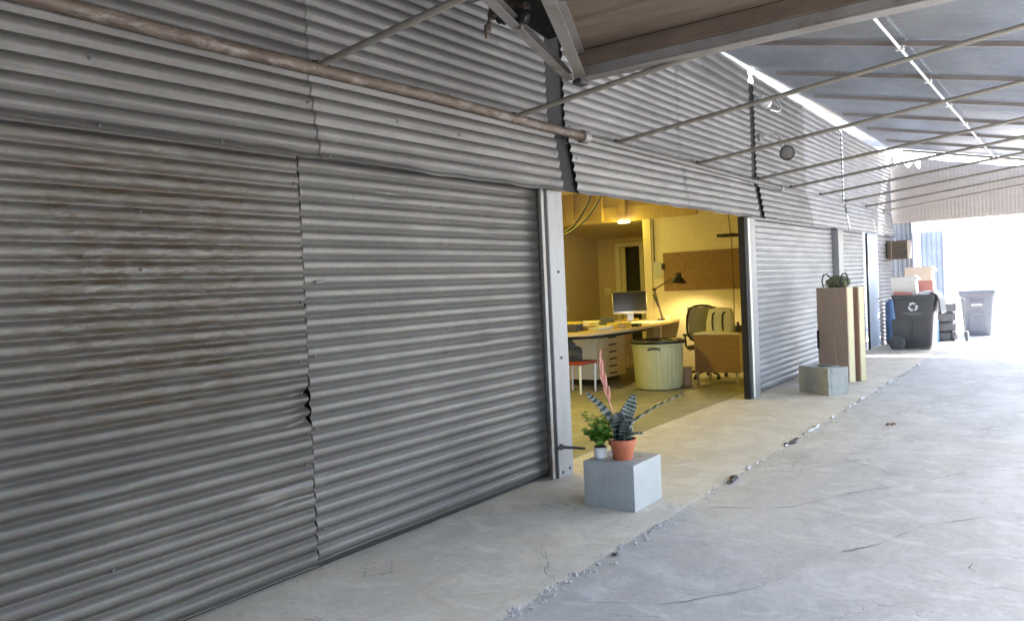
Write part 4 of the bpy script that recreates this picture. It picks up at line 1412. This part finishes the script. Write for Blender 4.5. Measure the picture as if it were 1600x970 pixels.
# bracket and cord by the right jamb
g = MB()
g.box((12.2, .86, 2.265), (12.5, 1.12, 2.31), .004)
g.box((12.34, .20, 2.275), (12.38, .859, 2.30), .002)
o = g.build('shelf_bracket', M['black'])
tag(o, 'short black bracket sticking out near the right jamb', 'bracket')
g = MB()
g.tube([(12.5, 1.06, 3.40), (12.5, 1.03, 2.66), (12.5, .985, 2.2), (12.5, .98, 1.5), (12.49, .99, .84), (12.49, .99, .012)], .007, 6)
o = g.build('hanging_flex', M['steel_dark'])
tag(o, 'thin dark cord hanging beside the bag and cabinet', 'cord')
for i, pts in enumerate(([(8.5, 1.12, 3.39), (8.5, 1.22, 2.8), (8.5, 1.37, 2.51), (8.5, 1.58, 2.31), (8.5, 1.9, 2.22), (8.5, 2.3, 2.5), (8.5, 2.5, 3.39)],
                         [(8.5, 1.0, 3.39), (8.5, 1.09, 2.76), (8.5, 1.25, 2.5), (8.5, 1.44, 2.34), (8.5, 1.66, 2.24), (8.5, 2.0, 2.18), (8.5, 2.5, 2.6), (8.5, 2.7, 3.39)])):
    g = MB()
    P = [Vector(p) for p in pts]
    Q = []
    for k in range(len(P) - 1):
        p0, p1, p2, p3 = P[max(k - 1, 0)], P[k], P[k + 1], P[min(k + 2, len(P) - 1)]
        for t in range(8):
            u = t / 8
            Q.append(.5 * ((2 * p1) + (p2 - p0) * u + (2 * p0 - 5 * p1 + 4 * p2 - p3) * u * u + (3 * p1 - p0 - 3 * p2 + p3) * u ** 3))
    Q.append(P[-1])
    g.tube(Q, .013, 8)
    o = g.build('hanging_cable', M['black_plastic'])
    tag(o, ('upper of two dark cables looping from the workshop ceiling', 'lower of two dark cables looping from the workshop ceiling')[i], 'cable', 'looping ceiling cables')

# desk
dk = empty('corner_desk', 'plywood topped corner desk covered with papers', 'desk', (11.5, 2.6, 0))
DT = .90
outl = [(9.72, 2.46), (9.89, 2.18), (10.28, 2.09), (10.82, 2.02), (11.19, 2.03), (11.9, 2.13), (12.82, 2.29), (13.57, 2.42), (13.57, 3.65), (11.6, 3.6), (10.2, 3.5)]
g = MB()
g.poly([(x, y, DT) for x, y in outl][::-1], .038)
g.build('desk_top', M['desk_top'], dk)
g = MB()
g.poly([(x + .03, y + .06, DT - .0385) for x, y in outl[:8]][::-1] + [(10.2, 3.3, DT - .0385), (13.4, 3.4, DT - .0385)][::-1] if False else [(9.95, 2.55, DT - .0385), (10.3, 2.2, DT - .0385), (11.6, 2.2, DT - .0385), (12.6, 2.45, DT - .0385), (12.6, 2.6, DT - .0385), (10.0, 2.65, DT - .0385)], .06)
g.build('apron', M['black_board'], dk)
for (x, y) in ((12.75, 2.42), (13.4, 3.4), (10.1, 3.2)):
    wbox('leg', (x, y, .005), (x + .05, y + .05, DT - .04), M['drawer'], dk)
wbox('modesty_panel', (11.9, 3.3, .25), (13.4, 3.32, DT - .04), M['desk_top'], dk)
du = empty('drawer_unit', 'six drawer birch unit under the desk', 'drawer unit', (11.3, 2.8, 0))
wbox('carcass', (10.85, 2.635, .10), (11.78, 3.2, .80), M['white_lam'], du)
wbox('plinth', (10.9, 2.72, .005), (11.74, 3.15, .099), M['black'], du)
for k in range(6):
    z0 = .105 + k * .115
    d_ = wbox('drawer', (10.856, 2.612, z0), (11.774, 2.634, z0 + .110), M['drawer'], du)
    g = MB()
    g.box((11.22, 2.600, z0 + .045), (11.47, 2.611, z0 + .068), .003)
    g.build('handle', M['black'], d_)
# monitor
mo = empty('desk_monitor', 'wide dark monitor on the desk before the doorway', 'monitor', (13.0, 3.1, DT))
Mm = Matrix.Translation((12.72, 2.98, 1.25)) @ Matrix.Rotation(R(-142), 4, 'Z') @ Matrix.Rotation(R(-8), 4, 'Y')
g = MB()
g.box((-.02, -.31, -.20), (.015, .31, .20), .01, Mm, 2)
g.build('casing', M['alu'], mo)
g = MB()
g.box((.0152, -.30, -.155), (.018, .30, .19), .001, Mm)
g.build('screen', M['screen'], mo)
g = MB()
g.box((-.05, -.06, -.33), (-.021, .06, 0), .01, Mm)
g.lathe([(.13, .0), (.13, .008), (.02, .012)], 24, Matrix.Translation((12.74, 3.0, DT + .001)))
g.build('stand', M['alu'], mo)
# desk lamp
dl = empty('desk_lamp', 'lit black shade desk lamp on a jointed arm', 'lamp', (13.3, 2.62, DT))
g = MB()
g.lathe([(.09, 0), (.09, .02), (.03, .03)], 24, Matrix.Translation((13.28, 2.62, DT + .001)))
g.build('base', M['black'], dl)
g = MB()
for off in (-.02, .02):
    g.tube([(13.28 + off, 2.62, DT + .03), (13.2 + off, 2.72, 1.46)], .008, 8)
    g.tube([(13.2 + off, 2.72, 1.46), (12.9 + off, 2.20, 1.66)], .008, 8)
g.tube([(13.24, 2.67, 1.15), (13.19, 2.74, 1.38)], .016, 8)
g.lathe([(.028, -.03), (.028, .03)], 12, Matrix.Translation((13.2, 2.72, 1.46)) @ Matrix.Rotation(R(90), 4, 'Y'))
g.build('arm', M['steel_dark'], dl)
LM = Matrix.Translation((12.9, 2.12, 1.60)) @ Matrix.Rotation(R(8), 4, 'X')
g = MB()
g.lathe([(.035, .14), (.045, .13), (.045, .075), (.07, .06), (.12, .02), (.155, -.035), (.148, -.033), (.115, .015), (.06, .05), (.02, .055)], 28, LM)
o = g.build('shade', M['black'], dl)
g = MB()
g.blob(LM @ Vector((0, 0, .0)), (.032, .032, .04), 0, 1, 0, 2)
g.build('bulb', emit('lamp_bulb', (1, .78, .42), 6), dl)

# clutter on the desk
def item(name, label, cat, lo, hi, mat, bev=.004, rot=0, group=None):
    c_ = Vector(((lo[0] + hi[0]) / 2, (lo[1] + hi[1]) / 2, 0))
    g = MB()
    g.box(lo, hi, bev, Matrix.Translation(c_) @ Matrix.Rotation(R(rot), 4, 'Z') @ Matrix.Translation(-c_))
    o = g.build(name, mat)
    return tag(o, label, cat, group)
Z = DT + .001
item('toolbox', 'low dark case on the left end of the desk', 'case', (10.15, 2.62, Z), (10.5, 3.0, Z + .11), M['cloth_grey'], .01, 10)
item('folder', 'yellow folder lying on the low dark case', 'folder', (10.2, 2.60, Z + .112), (10.5, 2.98, Z + .14), M['yellow'], .003, 18)
item('book', 'brown book beside the low dark case', 'book', (10.6, 2.55, Z), (10.8, 2.8, Z + .06), M['brown_box'], .003, -8)
item('paper_pile', 'cream paper pile at the middle of the desk', 'papers', (10.75, 2.35, Z), (11.0, 2.6, Z + .05), M['paper'], .002, 12)
item('paper_pile', 'yellowish paper pile just left of the keyboard', 'papers', (11.1, 2.3, Z), (11.4, 2.55, Z + .075), M['yellow'], .002, -15)
item('small_box', 'small brown box near the desk front edge', 'box', (10.95, 2.2, Z), (11.08, 2.32, Z + .06), M['brown_box'], .003, 20)
item('keyboard', 'thin black keyboard slanting before the monitor', 'keyboard', (11.75, 2.35, Z), (11.95, 2.85, Z + .02), M['black_plastic'], .004, 25)
item('drawing_sheet', 'large white drawing sheets under the desk lamp', 'papers', (12.1, 2.35, Z), (12.9, 2.85, Z + .012), M['paper'], .002, 6)
item('white_pad', 'white pad below the monitor', 'papers', (12.0, 2.9, Z), (12.5, 3.25, Z + .02), M['paper'], .002, -10)
item('paper_pile', 'loose cream sheets fanned at the back of the desk', 'papers', (11.3, 2.95, Z), (11.75, 3.25, Z + .09), M['paper'], .004, 24)
item('book', 'thick olive book standing behind the yellow paper pile', 'book', (11.42, 2.62, Z), (11.47, 2.85, Z + .16), M['olive'], .004, 35)
item('parts_tray', 'shallow pale tray of odds and ends beside the brown book', 'tray', (10.45, 2.3, Z), (10.75, 2.5, Z + .045), M['bag_pale'], .005, -12)
item('cable_box', 'small black box by the front edge near the drawers', 'box', (11.35, 2.15, Z), (11.52, 2.26, Z + .05), M['black_plastic'], .004, 8)
item('card_stack', 'short stack of yellow cards beside the white mug', 'cards', (12.7, 2.95, Z), (12.95, 3.1, Z + .06), M['yellow'], .003, -20)
g = MB()
g.lathe([(.035, 0), (.04, .005), (.045, .09), (.04, .09), (.036, .01)], 20, Matrix.Translation((13.05, 2.42, Z)))
o = g.build('mug', M['white_plastic'])
tag(o, 'white mug under the desk lamp shade', 'mug')
for k, (x, y, mt, lb) in enumerate(((11.3, 2.75, 'olive', 'greenish pot standing behind the paper piles'), (11.55, 2.6, 'white_plastic', 'white tub beside the slanting keyboard'), (11.05, 2.8, 'yellow', 'yellow tub behind the cream paper pile'))):
    g = MB()
    g.lathe([(.045, 0), (.05, .005), (.055, .08), (.048, .08), (.045, .012)], 20, Matrix.Translation((x, y, Z)))
    o = g.build('tub', M[mt])
    tag(o, lb, 'tub')

# red chair with a dark bag
rc = empty('red_chair', 'red seated chair with white legs tucked under the desk', 'chair', (10.2, 2.55, 0))
g = MB()
g.box((9.92, 2.33, .43), (10.36, 2.80, .475), .015, None, 2)
g.build('seat', M['red'], rc)
for (x, y) in ((9.96, 2.40), (10.32, 2.36), (9.98, 2.76), (10.32, 2.76)):
    g = MB()
    g.tube([(x, y, .43), (x - .01, y, .005)], [.019, .015], 10)
    g.build('leg', M['white_plastic'], rc)
g = MB()
g.box((9.94, 2.765, .476), (10.34, 2.80, .82), .012)
g.build('backrest', M['red'], rc)
g = MB()
g.blob((10.12, 2.62, .58), (.17, .14, .13), .3, 2.2, 3, 4, Matrix.Rotation(R(20), 4, 'X'))
g.blob((10.10, 2.68, .70), (.12, .10, .11), .3, 2.4, 8, 4)
o = g.build('coat', M['cloth_grey'])
tag(o, 'dark grey coat heaped on the red chair', 'coat')
g = MB()
g.blob((10.30, 2.95, .07), (.14, .10, .075), .4, 2.4, 6, 3)
o = g.build('shoe_bag', M['black'])
tag(o, 'black bundle on the floor behind the red chair', 'bag')

# trash can
tcn = empty('trash_can', 'cream fluted rubbish can with a black liner', 'bin', (10.90, 1.60, .005))
Mc = Matrix.Translation((10.90, 1.60, .005))
def flute(r_, z, a):
    if .06 < z < .62 and r_ > .3:
        # flutes sit on the half turned to the bay's right; a plain panel faces left
        k = math.cos(a - R(-60))
        return r_ + (.006 * math.sin(a * 34) if k > -.25 else 0)
    return r_
g = MB()
g.lathe([(.30, .0), (.335, .02), (.345, .07), (.36, .30), (.375, .56), (.38, .64), (.395, .65), (.40, .70), (.385, .705), (.37, .66), (.33, .10), (.1, .08)], 144, Mc, flute)
g.build('body', M['cream_can'], tcn)
g = MB()
def linr(r_, z, a):
    return r_ + .008 * mnoise.noise(Vector((math.cos(a) * 4, math.sin(a) * 4, z * 20)))
g.lathe([(.405, .685), (.410, .70), (.408, .722), (.385, .728), (.36, .70), (.33, .45), (.05, .42)], 90, Mc, linr)
g.build('liner', M['liner'], tcn)
g = MB()
for i in range(6):
    a = R(197 + 0) + (i - 2.5) * .082
    z0_ = .592 + .014 * (1 - ((i - 2.5) / 2.5) ** 2)
    for (da, w_, h_) in ((0, .010, .034), (.028, .010, .024)):
        c_ = Vector((.3835 * math.cos(a + da), .3835 * math.sin(a + da), z0_ + (.005 if da else 0)))
        g.box((-.002, -w_, 0), (.003, w_, h_), 0, Mc @ Matrix.Translation(c_) @ Matrix.Rotation(a + da, 4, 'Z'))
g.build('raised_lettering', M['cloth_grey'], tcn)
# cabinet with legs
cb = empty('small_cabinet', 'walnut fronted cabinet on pale metal legs', 'cabinet', (11.6, .88, 0))
wbox('front_panel', (11.395, .535, .20), (11.42, 1.225, .765), M['cab_wood'], cb)
wbox('carcass', (11.421, .54, .20), (11.95, 1.22, .765), M['white_lam'], cb)
wbox('top', (11.385, .525, .766), (11.96, 1.235, .795), M['white_lam'], cb)
for (x, y) in ((11.42, .56), (11.42, 1.18), (11.9, .56), (11.9, 1.18)):
    wbox('leg', (x, y, .005), (x + .035, y + .03, .199), M['alu'], cb)
sb = empty('canvas_bag', 'pale canvas bag with two black straps on the cabinet', 'bag', (11.6, .88, .796))
g = MB()
def bagf(a, b_):
    th = b_ * 2 * math.pi
    z = a
    w_ = .225 - .05 * z ** 2
    d_ = .11 * (1 - .55 * z ** 1.6)
    cs_, sn_ = math.cos(th), math.sin(th)
    k = 3.0
    q = (abs(cs_) ** k + abs(sn_) ** k) ** (-1 / k)
    return Vector((11.60 + d_ * q * sn_ + .008 * mnoise.noise(Vector((th * 2, z * 4, 1))), .87 + w_ * q * cs_ + .01 * mnoise.noise(Vector((th * 2, z * 3, 9))), .797 + .375 * z - .03 * abs(cs_) * z))
g.grid(bagf, 12, 40)
g.poly([(11.62, 1.03, 1.165), (11.62, .71, 1.165), (11.58, .71, 1.165), (11.58, 1.03, 1.165)])
g.build('body', M['bag_pale'], sb)
for y in (.80, .955):
    g = MB()
    g.tube([(11.49, y, .83), (11.475, y + .005, .95), (11.51, y + .005, 1.07), (11.545, y - .02, 1.10)], .012, 8)
    g.build('strap', M['black'], sb)
g = MB()
g.box((11.45, .535, .797), (11.6, .60, .90), .012)
g.tube([(11.5, .57, .90), (11.5, .57, .95)], .02, 10)
o = g.build('tape_dispenser', M['black_plastic'])
tag(o, 'small black gadget on the cabinet corner by the jamb', 'gadget')
# basket
g = MB()
g.lathe([(.075, .005), (.08, .01), (.098, .26), (.106, .265), (.106, .285), (.09, .285), (.07, .03)], 28, Matrix.Translation((11.28, 1.33, 0)))
o = g.build('waste_basket', M['brown_box'])
tag(o, 'little brown basket between the rubbish can and the cabinet', 'basket')
# office chair
oc = empty('office_chair', 'grey mesh backed office chair with black arms', 'chair', (12.25, 1.42, 0))
ox, oy = 12.3, 1.40
g = MB()
for k in range(5):
    a = R(72 * k + 20)
    g.tube([(ox, oy, .13), (ox + .16 * math.cos(a), oy + .16 * math.sin(a), .11), (ox + .31 * math.cos(a), oy + .31 * math.sin(a), .075)], [.03, .024, .016], 8)
g.build('star_base', M['black_plastic'], oc)
for k in range(5):
    a = R(72 * k + 20)
    g = MB()
    g.lathe([(.01, -.02), (.03, -.02), (.03, .02), (.01, .02)], 12, Matrix.Translation((ox + .31 * math.cos(a), oy + .31 * math.sin(a), .036)) @ Matrix.Rotation(R(90), 4, 'X'))
    g.build('caster', M['black_plastic'], oc)
g = MB()
g.tube([(ox, oy, .12), (ox, oy, .45)], .028, 12)
g.box((ox - .12, oy - .1, .42), (ox + .12, oy + .1, .47), .01)
g.build('column', M['black_plastic'], oc)
g = MB()
g.box((ox - .25, oy - .25, .475), (ox + .25, oy + .25, .54), .03, None, 2)
g.build('seat', M['cloth_grey'], oc)
g = MB()
BR = Matrix.Translation((ox, oy, 0)) @ Matrix.Rotation(R(12), 4, 'Z')
loop = []
for k in range(28):
    a = 2 * math.pi * k / 28
    kk = 3.2
    q = (abs(math.cos(a)) ** kk + abs(math.sin(a)) ** kk) ** (-1 / kk)
    loop.append(BR @ Vector((-.26 - .05 * math.sin(a) * q, .25 * math.cos(a) * q * (1 - .08 * math.sin(a)), .90 + .29 * math.sin(a) * q)))
g.tube(loop, .018, 8, closed=True)
g.build('back_frame', M['black_plastic'], oc)
g = MB()
g.grid(lambda a, b_: BR @ Vector((-.255 - .05 * (a * 2 - 1) - .03 * math.cos((b_ - .5) * 3), (b_ - .5) * .46, .90 + (a - .5) * .54)), 8, 8)
g.build('back_mesh', M['mesh_grey'], oc)
for s_ in (1, -1):
    g = MB()
    g.tube([BR @ Vector(p) for p in ((-.05, .24 * s_, .46), (-.05, .32 * s_, .52), (-.06, .33 * s_, .70))], .018, 8)
    g.box((-.22, .29 * s_ - .04, .70), (.10, .29 * s_ + .05, .735), .014, BR)
    g.build('armrest', M['black_plastic'], oc)
# office chair arm reaching out to the left of the cabinet
# ceiling lamps (lit room): shaded bulb at the header and tube lamp further forward
cl = empty('ceiling_lamp', 'round cream ceiling lamp below the stud header', 'lamp', (12.9, 3.1, 2.8))
g = MB()
g.lathe([(.11, .0), (.115, .03), (.06, .034)], 24, Matrix.Translation((13.53, 3.45, 2.745)))
g.build('dish', emit('lamp_dish', (1, .80, .42), 1.5), cl)
g = MB()
g.tube([(13.53, 3.45, 2.779), (13.53, 3.45, 2.80)], .03, 8)
g.build('stem', M['steel_dark'], cl)
for i, (x, y) in enumerate(((7.4, 2.6), (11.0, 3.9))):
    tl = empty('tube_lamp', ('tube lamp on the ceiling just inside the open bay', 'tube lamp on the ceiling above the desk')[i], 'lamp', (x, y, 3.3), 'workshop tube lamps')
    g = MB()
    g.box((x - .65, y - .08, 3.33), (x + .65, y + .08, 3.40), .01)
    g.build('tray', M['white_plastic'], tl)
    g = MB()
    g.tube([(x - .6, y, 3.29), (x + .6, y, 3.29)], .019, 10)
    g.build('tube', emit('tube_glow', (1, .76, .3), 2), tl)

# ================================================================== LIGHT
def light(name, typ, loc, energy, color, **kw):
    l = bpy.data.lights.new(name, typ)
    l.energy = energy
    l.color = color
    for k, v in kw.items():
        setattr(l, k, v)
    o = bpy.data.objects.new(name, l)
    o.location = loc
    col.objects.link(o)
    return o
EL, AZ = 43., 22.
sd = Vector((math.cos(R(EL)) * math.cos(R(AZ)), -math.cos(R(EL)) * math.sin(R(AZ)), math.sin(R(EL))))
so = light('sun', 'SUN', (0, 0, 30), 3.5, (1, .97, .93), angle=R(.5))
so.rotation_euler = sd.to_track_quat('Z', 'Y').to_euler()
YEL = (1., .78, .07)
light('tube_light', 'AREA', (7.4, 2.6, 3.27), 13, YEL, shape='RECTANGLE', size=1.2, size_y=.06)
light('tube_light', 'AREA', (11.0, 3.9, 3.27), 6.5, YEL, shape='RECTANGLE', size=1.2, size_y=.06)
light('dish_light', 'POINT', (13.45, 3.45, 2.68), 2.5, YEL, shadow_soft_size=.08)
lp = light('desk_lamp_light', 'SPOT', (12.9, 2.12, 1.575), 26, (1., .74, .28), shadow_soft_size=.03, spot_size=R(150), spot_blend=.5)

w = bpy.data.worlds.new('World')
scn.world = w
w.use_nodes = True
nt = w.node_tree
bgn = nt.nodes['Background']
sky = nt.nodes.new('ShaderNodeTexSky')
sky.sky_type = 'NISHITA'
sky.sun_disc = False
sky.sun_elevation = R(EL)
sky.sun_rotation = math.atan2(sd.x, sd.y)
sky.air_density = 1.0
sky.dust_density = 1.6
nt.links.new(sky.outputs[0], bgn.inputs[0])
bgn.inputs[1].default_value = .12

# ================================================================== CAMERA
F, YAW, PIT, ROL, D, Hc = 1240., .626094, -.0278176, -.0454927, 3.62050, 1.6
cy, sy = math.cos(YAW), math.sin(YAW)
f = Vector((cy, sy, 0)); r_ = Vector((sy, -cy, 0)); u = Vector((0, 0, 1))
f2 = f * math.cos(PIT) + u * math.sin(PIT)
u2 = u * math.cos(PIT) - f * math.sin(PIT)
r3_ = r_ * math.cos(ROL) + u2 * math.sin(ROL)
u3 = u2 * math.cos(ROL) - r_ * math.sin(ROL)
cd = bpy.data.cameras.new('camera')
cd.sensor_width = 36
cd.sensor_fit = 'HORIZONTAL'
cd.lens = F / 1600 * 36
cd.clip_start = .05
cd.clip_end = 2000
cam = bpy.data.objects.new('camera', cd)
mw = Matrix.Identity(4)
mw.col[0][:3] = r3_
mw.col[1][:3] = u3
mw.col[2][:3] = -f2
mw.col[3][:3] = (0, -D, Hc)
cam.matrix_world = mw
col.objects.link(cam)
scn.camera = cam

scn.view_settings.view_transform = 'Standard'
scn.view_settings.look = 'None'
scn.view_settings.exposure = 3.15
scn.view_settings.gamma = 1
scn.view_settings.use_curve_mapping = False
scn.cycles.use_denoising = True
scn.cycles.max_bounces = 10
scn.cycles.diffuse_bounces = 6
scn.cycles.glossy_bounces = 5
scn.cycles.sample_clamp_indirect = 8
